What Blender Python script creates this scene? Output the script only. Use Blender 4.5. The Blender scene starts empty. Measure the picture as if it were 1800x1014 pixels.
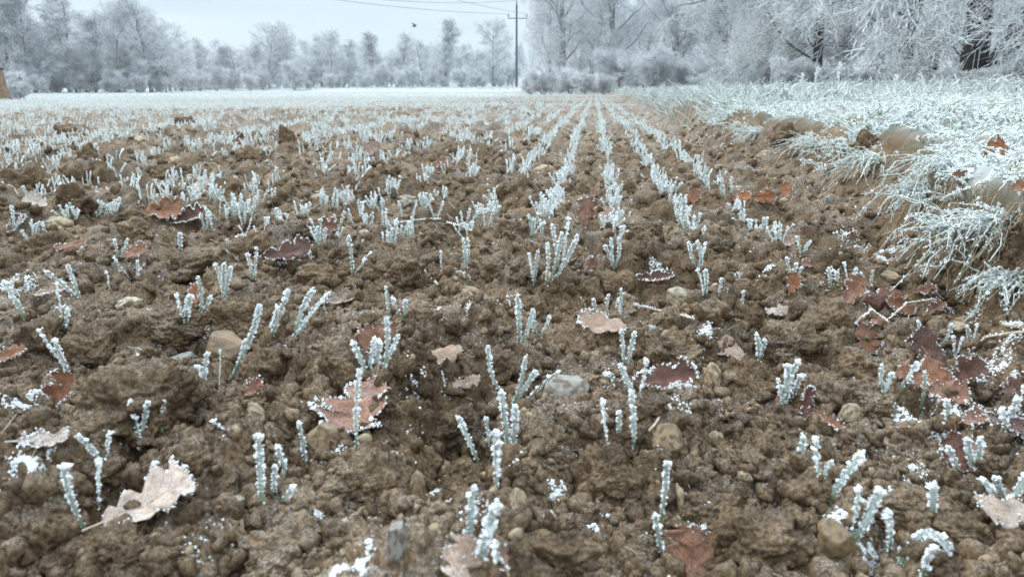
import bpy, math, random
import numpy as np
R_ = math.radians
scene = bpy.context.scene
COL = scene.collection

# ------------------------------------------------------------------ camera, sky, sun, exposure
FPX, CX, CY, EYE = 1300.0, 900.0, 507.0, 0.30          # photo focal length in photo pixels, centre, eye height (m)
PITCH = math.atan(351 / FPX)
YAW = math.atan(145 * math.cos(PITCH) / FPX)
cam = bpy.data.objects.new('camera', bpy.data.cameras.new('camera'))
COL.objects.link(cam)
cam.location = (0, 0, EYE)
cam.rotation_euler = (math.pi / 2 - PITCH, 0, YAW)
cam.data.sensor_width = 36
cam.data.lens = 26
cam.data.clip_start = 0.02
cam.data.clip_end = 3000
cam.data.dof.use_dof = True
cam.data.dof.focus_distance = 1.15
cam.data.dof.aperture_fstop = 13
scene.camera = cam

w = bpy.data.worlds.new('World')
scene.world = w
w.use_nodes = True
nt = w.node_tree
nt.nodes.clear()
out = nt.nodes.new('ShaderNodeOutputWorld')
bg = nt.nodes.new('ShaderNodeBackground')
sky = nt.nodes.new('ShaderNodeTexSky')
sky.sky_type = 'NISHITA'
sky.sun_disc = False
SUN_EL, SUN_AZ = R_(40), R_(-62)
sky.sun_elevation = SUN_EL
sky.sun_rotation = SUN_AZ
SKY_STRENGTH = 0.10
# a thin closed cloud layer over that sky: pale, softly mottled
tc = nt.nodes.new('ShaderNodeTexCoord')
mp = nt.nodes.new('ShaderNodeMapping')
mp.inputs['Scale'].default_value = (1.6, 1.6, 7.0)
nz = nt.nodes.new('ShaderNodeTexNoise')
nz.inputs['Scale'].default_value = 2.2
nz.inputs['Detail'].default_value = 4
cr = nt.nodes.new('ShaderNodeValToRGB')
cr.color_ramp.elements[0].position = 0.3
cr.color_ramp.elements[0].color = (4.45, 5.35, 6.05, 1)
cr.color_ramp.elements[1].position = 0.72
cr.color_ramp.elements[1].color = (5.9, 6.75, 7.35, 1)
mx = nt.nodes.new('ShaderNodeMix')
mx.data_type = 'RGBA'
mx.inputs[0].default_value = 0.9
nt.links.new(tc.outputs['Generated'], mp.inputs['Vector'])
nt.links.new(mp.outputs[0], nz.inputs['Vector'])
nt.links.new(nz.outputs['Fac'], cr.inputs['Fac'])
nt.links.new(sky.outputs[0], mx.inputs[6])
# an overcast sky is brightest overhead
sp = nt.nodes.new('ShaderNodeSeparateXYZ')
nt.links.new(tc.outputs['Generated'], sp.inputs[0])
zr = nt.nodes.new('ShaderNodeMapRange')
zr.inputs['From Min'].default_value = 0.10
zr.inputs['From Max'].default_value = 0.90
zr.inputs['To Min'].default_value = 1.0
zr.inputs['To Max'].default_value = 3.7
nt.links.new(sp.outputs[2], zr.inputs['Value'])
ml = nt.nodes.new('ShaderNodeVectorMath')
ml.operation = 'SCALE'
nt.links.new(cr.outputs[0], ml.inputs[0])
nt.links.new(zr.outputs[0], ml.inputs['Scale'])
nt.links.new(ml.outputs[0], mx.inputs[7])
nt.links.new(mx.outputs[2], bg.inputs['Color'])
bg.inputs['Strength'].default_value = SKY_STRENGTH
nt.links.new(bg.outputs[0], out.inputs['Surface'])

sun = bpy.data.objects.new('sun', bpy.data.lights.new('sun', 'SUN'))
COL.objects.link(sun)
sun.data.energy = 1.5
sun.data.angle = R_(12)
sun.data.color = (1.0, 0.97, 0.93)
sun.rotation_euler = (R_(90) - SUN_EL, 0, math.pi - SUN_AZ)   # shines from ahead-left and above

scene.view_settings.view_transform = 'Standard'
scene.view_settings.look = 'None'
scene.view_settings.exposure = 0.3
scene.view_settings.gamma = 1.0
scene.cycles.max_bounces = 5
scene.cycles.diffuse_bounces = 3
scene.cycles.volume_bounces = 1
scene.cycles.transparent_max_bounces = 4

# ------------------------------------------------------------------ helpers
rng = np.random.default_rng(7)
rnd = random.Random(7)
Fv = np.array([-math.sin(YAW) * math.cos(PITCH), math.cos(YAW) * math.cos(PITCH), -math.sin(PITCH)])
Rv = np.array([math.cos(YAW), math.sin(YAW), 0.0])
Uv = np.cross(Rv, Fv)
EYEP = np.array([0, 0, EYE])

def ray(px, py):
    return Fv * FPX + Rv * (px - CX) - Uv * (py - CY)

def to_px(P):
    d = np.asarray(P, float) - EYEP
    k = d @ Fv
    k = np.where(np.abs(k) < 1e-6, 1e-6, k)
    return CX + FPX * (d @ Rv) / k, CY - FPX * (d @ Uv) / k, k

def hsh(ix, iy, seed, iz=None):
    with np.errstate(over='ignore'):
        h = ix.astype(np.int64).astype(np.uint32) * np.uint32(374761393) + iy.astype(np.int64).astype(np.uint32) * np.uint32(668265263) + np.uint32((seed * 2246822519) & 0xffffffff)
        if iz is not None:
            h = h + iz.astype(np.int64).astype(np.uint32) * np.uint32(3266489917)
        h = (h ^ (h >> np.uint32(13))) * np.uint32(1274126177)
        h = (h ^ (h >> np.uint32(15))) * np.uint32(2654435761)
        h = h ^ (h >> np.uint32(16))
    return h.astype(np.float64) / 4294967296.0

def vnoise(x, y, seed):
    ix, iy = np.floor(x), np.floor(y)
    fx, fy = x - ix, y - iy
    ux, uy = fx * fx * (3 - 2 * fx), fy * fy * (3 - 2 * fy)
    a, b = hsh(ix, iy, seed), hsh(ix + 1, iy, seed)
    c, d = hsh(ix, iy + 1, seed), hsh(ix + 1, iy + 1, seed)
    return (a + (b - a) * ux) * (1 - uy) + (c + (d - c) * ux) * uy - 0.5

def fbm(x, y, seed, octv=3):
    s, a = 0, 1.0
    for o in range(octv):
        s = s + a * vnoise(x * 2 ** o, y * 2 ** o, seed + o)
        a *= 0.5
    return s

def vnoise3(p, seed):
    i = np.floor(p)
    f = p - i
    u = f * f * (3 - 2 * f)
    s = 0
    for dx in (0, 1):
        for dy in (0, 1):
            for dz in (0, 1):
                wgt = (u[:, 0] if dx else 1 - u[:, 0]) * (u[:, 1] if dy else 1 - u[:, 1]) * (u[:, 2] if dz else 1 - u[:, 2])
                s = s + wgt * hsh(i[:, 0] + dx, i[:, 1] + dy, seed, i[:, 2] + dz)
    return s - 0.5

def domes(x, y, cell, seed, prob, hfac):
    """Round lumps of random size in a jittered grid: the height of the tallest lump over each point."""
    gx, gy = x / cell, y / cell
    ix, iy = np.floor(gx), np.floor(gy)
    best = np.zeros_like(x)
    for ox in (-1, 0, 1):
        for oy in (-1, 0, 1):
            jx, jy = ix + ox, iy + oy
            a = hsh(jx, jy, seed)
            b = hsh(jx, jy, seed + 1)
            c = hsh(jx, jy, seed + 2)
            e = hsh(jx, jy, seed + 3)
            r = 0.30 + 0.55 * c * c
            st = 0.7 + 0.6 * e
            dx = (gx - jx - 0.15 - 0.7 * a) * st
            dy = (gy - jy - 0.15 - 0.7 * b) / st
            q = 1 - (dx * dx + dy * dy) / (r * r)
            v = np.where((q > 0) & (e * 7.3 % 1 < prob), np.sqrt(np.maximum(q, 0)) * r * (0.55 + 0.45 * a), 0)
            best = np.maximum(best, v)
    return best * cell * hfac

def domes3(p, cell, seed):
    g = p / cell
    i = np.floor(g)
    best = np.zeros(len(p))
    for ox in (-1, 0, 1):
        for oy in (-1, 0, 1):
            for oz in (-1, 0, 1):
                j = i + np.array([ox, oy, oz])
                a = hsh(j[:, 0], j[:, 1], seed, j[:, 2])
                b = hsh(j[:, 0], j[:, 1], seed + 1, j[:, 2])
                c = hsh(j[:, 0], j[:, 1], seed + 2, j[:, 2])
                d = ((g - j - np.stack([a, b, c], 1)) ** 2).sum(1)
                r = 0.4 + 0.5 * hsh(j[:, 0], j[:, 1], seed + 3, j[:, 2])
                best = np.maximum(best, np.sqrt(np.maximum(0, 1 - d / (r * r))) * r)
    return best * cell

def sstep(a, b, x):
    t = np.clip((x - a) / (b - a), 0, 1)
    return t * t * (3 - 2 * t)

# ------------------------------------------------------------------ the shape of the land
def bank_base(y):
    return 0.50 - 0.05 * sstep(2.6, 4, y) + 0.012 * np.clip(y - 3, 0, 60) + 0.05 * fbm(y * 0.9 + 3.3, y * 0 + 1.7, 31) + 0.03 * fbm(y * 4.1, y * 0 + 5.2, 33)

def bank_width(y):
    return (np.clip(0.07 + 0.27 * (y - 1.12), 0.07, 0.33) - 0.13 * sstep(2.8, 5.5, y)) * (1 + 0.5 * fbm(y * 2.3, y * 0 + 9.1, 35))

def meadow_mask(x, y):
    """0 in the field, 1 on the grass: the bank at the right and the headland at the far end"""
    xb = bank_base(y)
    u = (x - xb) / bank_width(y)
    m1 = 0.22 * sstep(0, 0.6, u) + 0.78 * sstep(0.3, 1.0, u)
    yb = 62 - 0.55 * np.minimum(x, 0) + 1.2 * fbm(x * 0.15, y * 0, 41)
    m2 = sstep(0, 8, y - yb)
    return np.maximum(m1, m2), u

def H(x, y):
    x = np.asarray(x, float)
    y = np.asarray(y, float)
    r = np.hypot(x, y)
    m, u = meadow_mask(x, y)
    z = 0.016 * fbm(x * 2.6, y * 2.6, 11, 3) + 0.05 * fbm(x * 0.13, y * 0.13, 17, 2) * sstep(4, 20, r)
    # ploughed crumbs and clods, the finer ones only where they can be seen
    wx = x + 0.012 * vnoise(x * 28, y * 28, 51) + 0.004 * vnoise(x * 90, y * 90, 52) + 0.0016 * vnoise(x * 260, y * 260, 58)
    wy = y + 0.012 * vnoise(x * 28, y * 28, 53) + 0.004 * vnoise(x * 90, y * 90, 54) + 0.0016 * vnoise(x * 260, y * 260, 59)
    soil = np.zeros_like(z)
    for cell, seed, prob, hf, rmax in ((0.125, 61, 0.55, 0.56, 90), (0.060, 71, 0.85, 0.78, 60), (0.028, 81, 0.75, 0.70, 12), (0.013, 91, 0.75, 0.78, 5), (0.0062, 101, 0.8, 0.78, 2.3), (0.0033, 111, 0.8, 0.6, 1.3)):
        k = r < rmax
        if k.any():
            v = domes(wx[k], wy[k], cell, seed, prob, hf) * (1 - sstep(rmax * 0.6, rmax, r[k]))
            if cell < 0.03: v = v * (0.25 + 1.0 * sstep(-0.25, 0.2, vnoise(x[k] * 17, y[k] * 17, seed + 7)))
            soil[k] += v
    k = r < 2.4
    if k.any():   # grit
        q = r[k]
        soil[k] += (0.0034 * vnoise(wx[k] * 170, wy[k] * 170, 121) + 0.0022 * vnoise(wx[k] * 380, wy[k] * 380, 122) + 0.0013 * vnoise(wx[k] * 720, wy[k] * 720, 123) * (q < 1.3)) * (1 - sstep(1.5, 2.4, q))
    far_dim = 1 - 0.55 * sstep(8, 30, r)
    face = np.exp(-((np.clip(u, -1, 2) - 0.45) / 0.45) ** 2)
    step = m * 0.185
    top = 0.032 * np.clip(x - bank_base(y) - 0.35, 0, 5) + 0.004 * np.clip(x - 6, 0, 30) + np.where(y > 40, 0.004 * np.clip(y - 50, 0, 60), 0)
    z = z * (1 - 0.5 * m) + soil * far_dim * (1 - 0.35 * m) * (1 - 0.25 * face) + step * (1 + 0.25 * fbm(x * 3, y * 3, 23)) + top * m
    z = z + 0.026 * face * fbm(x * 14, y * 14, 27, 3)
    return z

TS = np.exp(np.linspace(math.log(0.30), math.log(150), 2600))

def hit(px, py):
    """The point of the ground seen at a place in the photo."""
    d = ray(px, py)
    d = d / math.hypot(d[0], d[1])
    P = EYEP + TS[:, None] * d
    below = P[:, 2] < H(P[:, 0], P[:, 1])
    i = int(np.argmax(below)) if below.any() else len(TS) - 1
    if i > 0:
        lo, hi = TS[i - 1], TS[i]
        t = np.linspace(lo, hi, 12)
        Q = EYEP + t[:, None] * d
        b = Q[:, 2] < H(Q[:, 0], Q[:, 1])
        return Q[int(np.argmax(b))] if b.any() else Q[-1]
    return P[i]

def at_depth(px, py, k):
    return EYEP + ray(px, py) / FPX * k

def depth(P):
    return float((np.asarray(P) - EYEP) @ Fv)

def far_point(px, D):
    d = ray(px, 156)
    d = d / math.hypot(d[0], d[1])
    return d[0] * D, d[1] * D

def far_z(px, py, D):
    d = ray(px, py)
    return EYE + D * d[2] / math.hypot(d[0], d[1])

# ------------------------------------------------------------------ mesh building
def mesh_np(name, V, F, uv=None, smooth=True):
    """V (n,3); F a (m,3) or (m,4) array, or a list of such arrays. uv: (n,2) per vertex"""
    me = bpy.data.meshes.new(name)
    V = np.ascontiguousarray(V, dtype=np.float32)
    Fs = [a for a in (F if isinstance(F, (list, tuple)) else [F]) if len(a)]
    loops = np.concatenate([a.ravel() for a in Fs]).astype(np.int32)
    tot = np.concatenate([np.full(len(a), a.shape[1], np.int32) for a in Fs])
    start = np.concatenate([[0], np.cumsum(tot)[:-1]]).astype(np.int32)
    me.vertices.add(len(V))
    me.vertices.foreach_set('co', V.ravel())
    me.loops.add(len(loops))
    me.loops.foreach_set('vertex_index', loops)
    me.polygons.add(len(tot))
    me.polygons.foreach_set('loop_start', start)
    me.polygons.foreach_set('loop_total', tot)
    me.polygons.foreach_set('use_smooth', np.full(len(tot), smooth))
    if uv is not None:
        l = me.uv_layers.new(name='UVMap')
        l.data.foreach_set('uv', np.ascontiguousarray(uv, np.float32)[loops].ravel())
    me.update(calc_edges=True)
    return me

class MB:
    """collects triangles and quads"""
    def __init__(self):
        self.V, self.T, self.Q, self.U, self.n = [], [], [], [], 0
    def add(self, V, T=None, Q=None, uv=None):
        V = np.asarray(V, float)
        if T is not None and len(T): self.T.append(np.asarray(T) + self.n)
        if Q is not None and len(Q): self.Q.append(np.asarray(Q) + self.n)
        self.V.append(V)
        self.U.append(np.zeros((len(V), 2)) if uv is None else uv)
        self.n += len(V)
    def mesh(self, name, smooth=True):
        F = []
        if self.T: F.append(np.concatenate(self.T))
        if self.Q: F.append(np.concatenate(self.Q))
        return mesh_np(name, np.concatenate(self.V), F, np.concatenate(self.U), smooth)

def link(name, data, mat=None, parent=None, loc=(0, 0, 0), rot=(0, 0, 0), sc=(1, 1, 1)):
    o = bpy.data.objects.new(name, data)
    COL.objects.link(o)
    if mat is not None and data is not None and not data.materials:
        data.materials.append(mat)
    o.location = loc
    o.rotation_euler = rot
    o.scale = sc
    if parent is not None: o.parent = parent
    return o

def tag(o, label=None, cat=None, group=None, kind=None):
    if label: o['label'] = label
    if cat: o['category'] = cat
    if group: o['group'] = group
    if kind: o['kind'] = kind
    return o

def dup(o, parent=None):
    c = o.copy()
    COL.objects.link(c)
    c.parent = parent
    return c

def icos(sub):
    import bmesh
    bm = bmesh.new()
    bmesh.ops.create_icosphere(bm, subdivisions=sub, radius=1)
    V = np.array([v.co[:] for v in bm.verts])
    T = np.array([[v.index for v in f.verts] for f in bm.faces])
    bm.free()
    return V, T

OCT_V = np.array([[1, 0, 0], [-1, 0, 0], [0, 1, 0], [0, -1, 0], [0, 0, 1], [0, 0, -1]], float)
OCT_T = np.array([[0, 2, 4], [2, 1, 4], [1, 3, 4], [3, 0, 4], [2, 0, 5], [1, 2, 5], [3, 1, 5], [0, 3, 5]])

def rot_rand(n, g=rng):
    q = g.normal(size=(n, 4))
    q /= np.linalg.norm(q, axis=1)[:, None]
    a, b, c, d = q.T
    return np.stack([np.stack([a*a+b*b-c*c-d*d, 2*(b*c-a*d), 2*(b*d+a*c)], 1),
                     np.stack([2*(b*c+a*d), a*a-b*b+c*c-d*d, 2*(c*d-a*b)], 1),
                     np.stack([2*(b*d-a*c), 2*(c*d+a*b), a*a-b*b-c*c+d*d], 1)], 1)

def scatter(BV, BT, pos, size, g=rng, aspect=0.5, R=None):
    """copies of one small shape, turned at random, as one array pair"""
    n, k = len(pos), len(BV)
    if R is None: R = rot_rand(n, g)
    s = np.asarray(size)[:, None] * (1 + aspect * (g.random((n, 3)) - 0.5) * 2)
    V = np.einsum('nij,nkj->nki', R, BV[None] * s[:, None, :]) + np.asarray(pos)[:, None, :]
    T = BT[None] + (np.arange(n) * k)[:, None, None]
    return V.reshape(-1, 3), T.reshape(-1, BT.shape[1])

def crystals(mb, pos, size, g=rng, aspect=0.55):
    if len(pos):
        V, T = scatter(OCT_V, OCT_T, pos, size, g, aspect)
        mb.add(V, T=T)

def ribbons(C, W, S, twist=None):
    """C (n,k,3) centre lines, W (n,k) half widths, S (n,3) or (n,k,3) side vectors -> V, Q, uv"""
    n, k = C.shape[:2]
    if S.ndim == 2: S = np.repeat(S[:, None, :], k, 1)
    L, Rr = C - S * W[:, :, None], C + S * W[:, :, None]
    V = np.stack([L, Rr], 2).reshape(-1, 3)
    idx = np.arange(n * k * 2).reshape(n, k, 2)
    Q = np.stack([idx[:, :-1, 0], idx[:, :-1, 1], idx[:, 1:, 1], idx[:, 1:, 0]], -1).reshape(-1, 4)
    t = np.broadcast_to(np.linspace(0, 1, k)[None, :, None], (n, k, 2))
    u = np.broadcast_to(np.array([0.0, 1.0])[None, None, :], (n, k, 2))
    return V, Q, np.stack([u, t], -1).reshape(-1, 2)

def tubes(C, Rad, sides=6):
    """C (n,k,3), Rad (n,k) -> V, Q, uv"""
    n, k = C.shape[:2]
    T = np.gradient(C, axis=1)
    T /= np.linalg.norm(T, axis=2)[..., None] + 1e-9
    ref = np.where(np.abs(T[..., 2:3]) > 0.9, np.array([1.0, 0, 0]), np.array([0, 0, 1.0]))
    A = np.cross(T, ref)
    A /= np.linalg.norm(A, axis=2)[..., None] + 1e-9
    B = np.cross(T, A)
    th = np.arange(sides) / sides * 2 * math.pi
    ring = A[:, :, None, :] * np.cos(th)[None, None, :, None] + B[:, :, None, :] * np.sin(th)[None, None, :, None]
    V = C[:, :, None, :] + ring * Rad[:, :, None, None]
    idx = np.arange(n * k * sides).reshape(n, k, sides)
    nx = np.roll(idx, -1, 2)
    Q = np.stack([idx[:, :-1], nx[:, :-1], nx[:, 1:], idx[:, 1:]], -1).reshape(-1, 4)
    t = np.broadcast_to(np.linspace(0, 1, k)[None, :, None], (n, k, sides))
    u = np.broadcast_to((th / (2 * math.pi))[None, None, :], (n, k, sides))
    return V.reshape(-1, 3), Q, np.stack([u, t], -1).reshape(-1, 2)

# ------------------------------------------------------------------ materials
class NT:
    def __init__(self, name):
        self.m = bpy.data.materials.new(name)
        self.m.use_nodes = True
        self.t = self.m.node_tree
        self.b = self.t.nodes['Principled BSDF']
        self.b.inputs['Specular IOR Level'].default_value = 0.2
        self.b.inputs['Roughness'].default_value = 0.85
    def n(self, typ, **kw):
        nd = self.t.nodes.new('ShaderNode' + typ)
        for k, v in kw.items():
            if k[0] == '_': setattr(nd, k[1:], v)
            else: nd.inputs[k].default_value = v
        return nd
    def l(self, a, b): self.t.links.new(a, b)
    def noise(self, scale, detail=3, vec=None, rough=0.55):
        nd = self.n('TexNoise', Scale=scale, Detail=detail, Roughness=rough)
        if vec is not None: self.l(vec, nd.inputs['Vector'])
        return nd.outputs['Fac']
    def ramp(self, fac, *stops):
        nd = self.n('ValToRGB')
        e = nd.color_ramp.elements
        while len(e) < len(stops): e.new(0.5)
        for i, (p, c) in enumerate(stops):
            e[i].position = p
            e[i].color = (*c, 1) if isinstance(c, tuple) else (c, c, c, 1)
        self.l(fac, nd.inputs['Fac'])
        return nd.outputs['Color']
    def mix(self, fac, a, b, typ='MIX'):
        nd = self.n('Mix', _data_type='RGBA', _blend_type=typ)
        for v, i in ((fac, 0), (a, 6), (b, 7)):
            if isinstance(v, (int, float)): nd.inputs[i].default_value = v
            elif isinstance(v, tuple): nd.inputs[i].default_value = (*v, 1)
            else: self.l(v, nd.inputs[i])
        return nd.outputs[2]
    def math(self, op, a, b=0.0):
        nd = self.n('Math', _operation=op, _use_clamp=(op in ('MULTIPLY', 'ADD')))
        for v, i in ((a, 0), (b, 1)):
            if isinstance(v, (int, float)): nd.inputs[i].default_value = v
            else: self.l(v, nd.inputs[i])
        return nd.outputs[0]
    def pos(self): return self.n('NewGeometry').outputs['Position']
    def obj(self): return self.n('TexCoord').outputs['Object']
    def uv(self):
        s = self.n('SeparateXYZ')
        self.l(self.n('UVMap').outputs[0], s.inputs[0])
        return s.outputs[0], s.outputs[1]
    def up(self):
        s = self.n('SeparateXYZ')
        self.l(self.n('NewGeometry').outputs['Normal'], s.inputs[0])
        return s.outputs[2]
    def bump(self, h, dist, strength=1.0):
        nd = self.n('Bump', Distance=dist, Strength=strength)
        self.l(h, nd.inputs['Height'])
        self.l(nd.outputs[0], self.b.inputs['Normal'])
    def col(self, c):
        if isinstance(c, tuple): self.b.inputs['Base Color'].default_value = (*c, 1)
        else: self.l(c, self.b.inputs['Base Color'])
        return self.m

FROST = (0.80, 0.86, 0.89)
FROST_SOIL = (0.62, 0.63, 0.63)

def soil_material(name, vec_fn, frost_amount, grassy=False):
    t = NT(name)
    p = vec_fn(t)
    base = t.ramp(t.mix(0.5, t.noise(8, 3, p), t.noise(42, 4, p)), (0.34, (0.072, 0.047, 0.028)), (0.64, (0.310, 0.215, 0.130)))
    grain = t.ramp(t.noise(330, 3, p), (0.32, 0.42), (0.70, 1.55))
    c = t.mix(1.0, base, grain, 'MULTIPLY')
    speck = t.ramp(t.noise(520, 1, p), (0.70, 0.0), (0.76, 1.0))
    c = t.mix(t.math('MULTIPLY', speck, 0.35), c, (0.46, 0.36, 0.24))
    # rime: fine pale grains on what faces up, in patches
    patch = t.ramp(t.noise(8.5, 4, p), (0.38, 0.05), (0.64, 1.0))
    fine = t.ramp(t.noise(560, 3, p), (0.47, 0.0), (0.60, 1.0))
    upf = t.ramp(t.up(), (0.35, 0.0), (0.85, 1.0))
    fr = t.math('MULTIPLY', t.math('MULTIPLY', patch, fine), upf)
    fr = t.math('MULTIPLY', fr, frost_amount)
    c = t.mix(fr, c, FROST_SOIL)
    if grassy is not False:
        a = t.n('Attribute', _attribute_name='frost').outputs['Fac']
        k = t.math('MULTIPLY', a, t.ramp(t.noise(26, 4, p), (0.36, 0.12), (0.58, 1.0)))
        c = t.mix(k, c, (0.74, 0.80, 0.82))
    t.bump(t.mix(0.5, t.noise(420, 4, p, 0.65), t.noise(1500, 2, p)), 0.0032, 1.0)
    t.b.inputs['Roughness'].default_value = 0.95
    t.b.inputs['Specular IOR Level'].default_value = 0.1
    return t.col(c)

M = {}
M['soil'] = soil_material('soil', NT.pos, 0.5, True)
M['clod'] = soil_material('clod_soil', NT.pos, 0.38)

def mk_meadow():
    t = NT('frosted_turf_ground')
    p = t.pos()
    c = t.ramp(t.noise(14, 4, p), (0.32, (0.17, 0.12, 0.07)), (0.6, (0.12, 0.10, 0.055)))
    c = t.mix(t.math('MULTIPLY', t.n('Attribute', _attribute_name='frost').outputs['Fac'], t.ramp(t.noise(30, 4, p), (0.35, 0.3), (0.6, 1.0))), c, (0.76, 0.83, 0.85))
    t.bump(t.noise(300, 4, p), 0.003)
    return t.col(c)
M['meadow'] = mk_meadow()

def mk_frost(name, c0, c1, scale):
    t = NT(name)
    c = t.ramp(t.noise(scale, 2, t.pos()), (0.3, c0), (0.7, c1))
    t.b.inputs['Roughness'].default_value = 0.55
    t.b.inputs['Specular IOR Level'].default_value = 0.35
    t.b.inputs['Subsurface Weight'].default_value = 0.0
    return t.col(c)
M['frost'] = mk_frost('hoarfrost', (0.84, 0.875, 0.885), (0.92, 0.94, 0.945), 160)

def mk_blade(name, green, pale, lo, hi, var=40, vmin=0.7, body=0.42, straw=(0.16, 0.24, 0.09)):
    t = NT(name)
    u, v = t.uv()
    # rime lies thicker towards the tip and the edges
    f = t.math('MULTIPLY', t.ramp(v, (0.0, 0.0), (lo, 0.25), (hi, 0.9)), t.ramp(t.noise(var, 2, t.pos()), (0.33, vmin), (0.55, 1.0)))
    e = t.ramp(u, (0.0, 1.0), (0.3, 0.25), (0.5, 0.0), (0.7, 0.25), (1.0, 1.0))
    n = t.ramp(t.noise(900, 2, t.pos()), (0.35, 0.0), (0.6, 1.0))
    k = t.math('MULTIPLY', f, t.math('ADD', t.math('ADD', e, t.math('MULTIPLY', n, 0.5)), body))
    g = t.ramp(t.noise(60, 2, t.pos()), (0.3, green), (0.62, tuple(min(1, q * 1.7) for q in green)), (0.72, straw))
    t.b.inputs['Roughness'].default_value = 0.6
    return t.col(t.mix(k, g, pale))
M['blade'] = mk_blade('seedling_leaf', (0.075, 0.15, 0.045), (0.72, 0.80, 0.77), 0.14, 0.48, 50, 0.6)
M['rimed_blade'] = mk_blade('rimed_seedling', (0.14, 0.19, 0.10), (0.85, 0.89, 0.90), 0.0, 0.12, 40, 0.7, 0.8)
M['grass'] = mk_blade('rimed_grass', (0.15, 0.20, 0.075), (0.82, 0.88, 0.89), 0.03, 0.26, 26, 0.30, 0.66, (0.40, 0.31, 0.17))

M['far_grass'] = mk_blade('thickly_rimed_grass', (0.17, 0.20, 0.12), (0.78, 0.825, 0.83), 0.0, 0.22, 14, 0.30, 0.70, (0.42, 0.36, 0.26))

def mk_leaf():
    t = NT('oak_leaf')
    oi = t.n('ObjectInfo')
    u, v = t.uv()
    p = t.obj()
    base = t.mix(1.0, oi.outputs['Color'], t.ramp(t.noise(110, 4, p), (0.28, 0.55), (0.75, 1.35)), 'MULTIPLY')
    # midrib and side veins
    mid = t.ramp(t.math('ABSOLUTE', t.math('SUBTRACT', u, 0.5)), (0.0, 1.0), (0.022, 0.0))
    a = t.n('Math', _operation='ABSOLUTE'); t.l(t.math('SUBTRACT', u, 0.5), a.inputs[0])
    s = t.n('Math', _operation='MULTIPLY_ADD'); t.l(a.outputs[0], s.inputs[0]); s.inputs[1].default_value = -0.55; t.l(v, s.inputs[2])
    q = t.n('Math', _operation='MULTIPLY'); t.l(s.outputs[0], q.inputs[0]); q.inputs[1].default_value = 7.0
    fr = t.n('Math', _operation='FRACT'); t.l(q.outputs[0], fr.inputs[0])
    side = t.ramp(fr.outputs[0], (0.0, 0.8), (0.07, 0.0), (0.93, 0.0), (1.0, 0.8))
    c = t.mix(t.math('MULTIPLY', t.math('ADD', mid, side), 0.40), base, (0.13, 0.055, 0.03))
    # a dusting of rime, as strong as the object's alpha says
    f = t.math('MULTIPLY', t.ramp(t.noise(700, 3, p), (0.40, 0.0), (0.62, 1.0)), oi.outputs['Alpha'])
    f = t.math('MULTIPLY', f, t.ramp(t.noise(45, 2, p), (0.35, 0.25), (0.65, 1.0)))
    c = t.mix(f, c, (0.70, 0.70, 0.71))
    t.bump(t.mix(0.4, t.noise(160, 3, p), t.math('ADD', mid, side)), 0.0012, 0.7)
    t.b.inputs['Roughness'].default_value = 0.62
    return t.col(c)
M['leaf'] = mk_leaf()

def mk_stone():
    t = NT('field_stone')
    oi = t.n('ObjectInfo')
    p = t.obj()
    c = t.mix(1.0, oi.outputs['Color'], t.ramp(t.noise(75, 5, p), (0.28, 0.75), (0.74, 1.35)), 'MULTIPLY')
    c = t.mix(t.ramp(t.noise(2.2, 5, p), (0.46, 0.0), (0.60, 0.85)), c, (0.17, 0.115, 0.07))
    f = t.math('MULTIPLY', t.ramp(t.noise(800, 2, p), (0.52, 0.0), (0.66, 0.6)), t.ramp(t.up(), (0.4, 0.0), (0.9, 1.0)))
    c = t.mix(f, c, (0.72, 0.74, 0.75))
    t.bump(t.noise(300, 4, p), 0.0010, 0.8)
    t.b.inputs['Roughness'].default_value = 0.7
    return t.col(c)
M['stone'] = mk_stone()

def mk_plain(name, stops, scale, rough=0.8, bump=0.0):
    t = NT(name)
    n = t.noise(scale, 4, t.pos())
    t.b.inputs['Roughness'].default_value = rough
    if bump: t.bump(n, bump)
    return t.col(t.ramp(n, *stops))
M['pebble'] = mk_plain('pebbles', ((0.25, (0.20, 0.14, 0.085)), (0.55, (0.36, 0.28, 0.18)), (0.75, (0.52, 0.47, 0.38))), 60, 0.7)
M['straw'] = mk_plain('straw', ((0.3, (0.42, 0.33, 0.21)), (0.6, (0.66, 0.60, 0.50))), 140, 0.7)
M['root'] = mk_plain('grass_roots', ((0.3, (0.20, 0.14, 0.09)), (0.7, (0.45, 0.38, 0.28))), 90)
M['wood'] = mk_plain('weathered_wood', ((0.3, (0.17, 0.11, 0.065)), (0.7, (0.34, 0.24, 0.15))), 9, 0.8, 0.01)
M['pole'] = mk_plain('pole_wood', ((0.3, (0.022, 0.024, 0.024)), (0.7, (0.06, 0.06, 0.058))), 3)
M['wire'] = mk_plain('wire', ((0.3, (0.16, 0.17, 0.18)), (0.7, (0.24, 0.25, 0.26))), 3)
M['porcelain'] = mk_plain('porcelain', ((0.3, (0.25, 0.24, 0.22)), (0.7, (0.4, 0.39, 0.36))), 3, 0.3)
M['bird'] = mk_plain('feathers', ((0.3, (0.03, 0.03, 0.035)), (0.7, (0.07, 0.07, 0.08))), 8)
M['white_paint'] = mk_plain('white_paint', ((0.3, (0.7, 0.72, 0.74)), (0.7, (0.8, 0.82, 0.84))), 9, 0.5)

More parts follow.
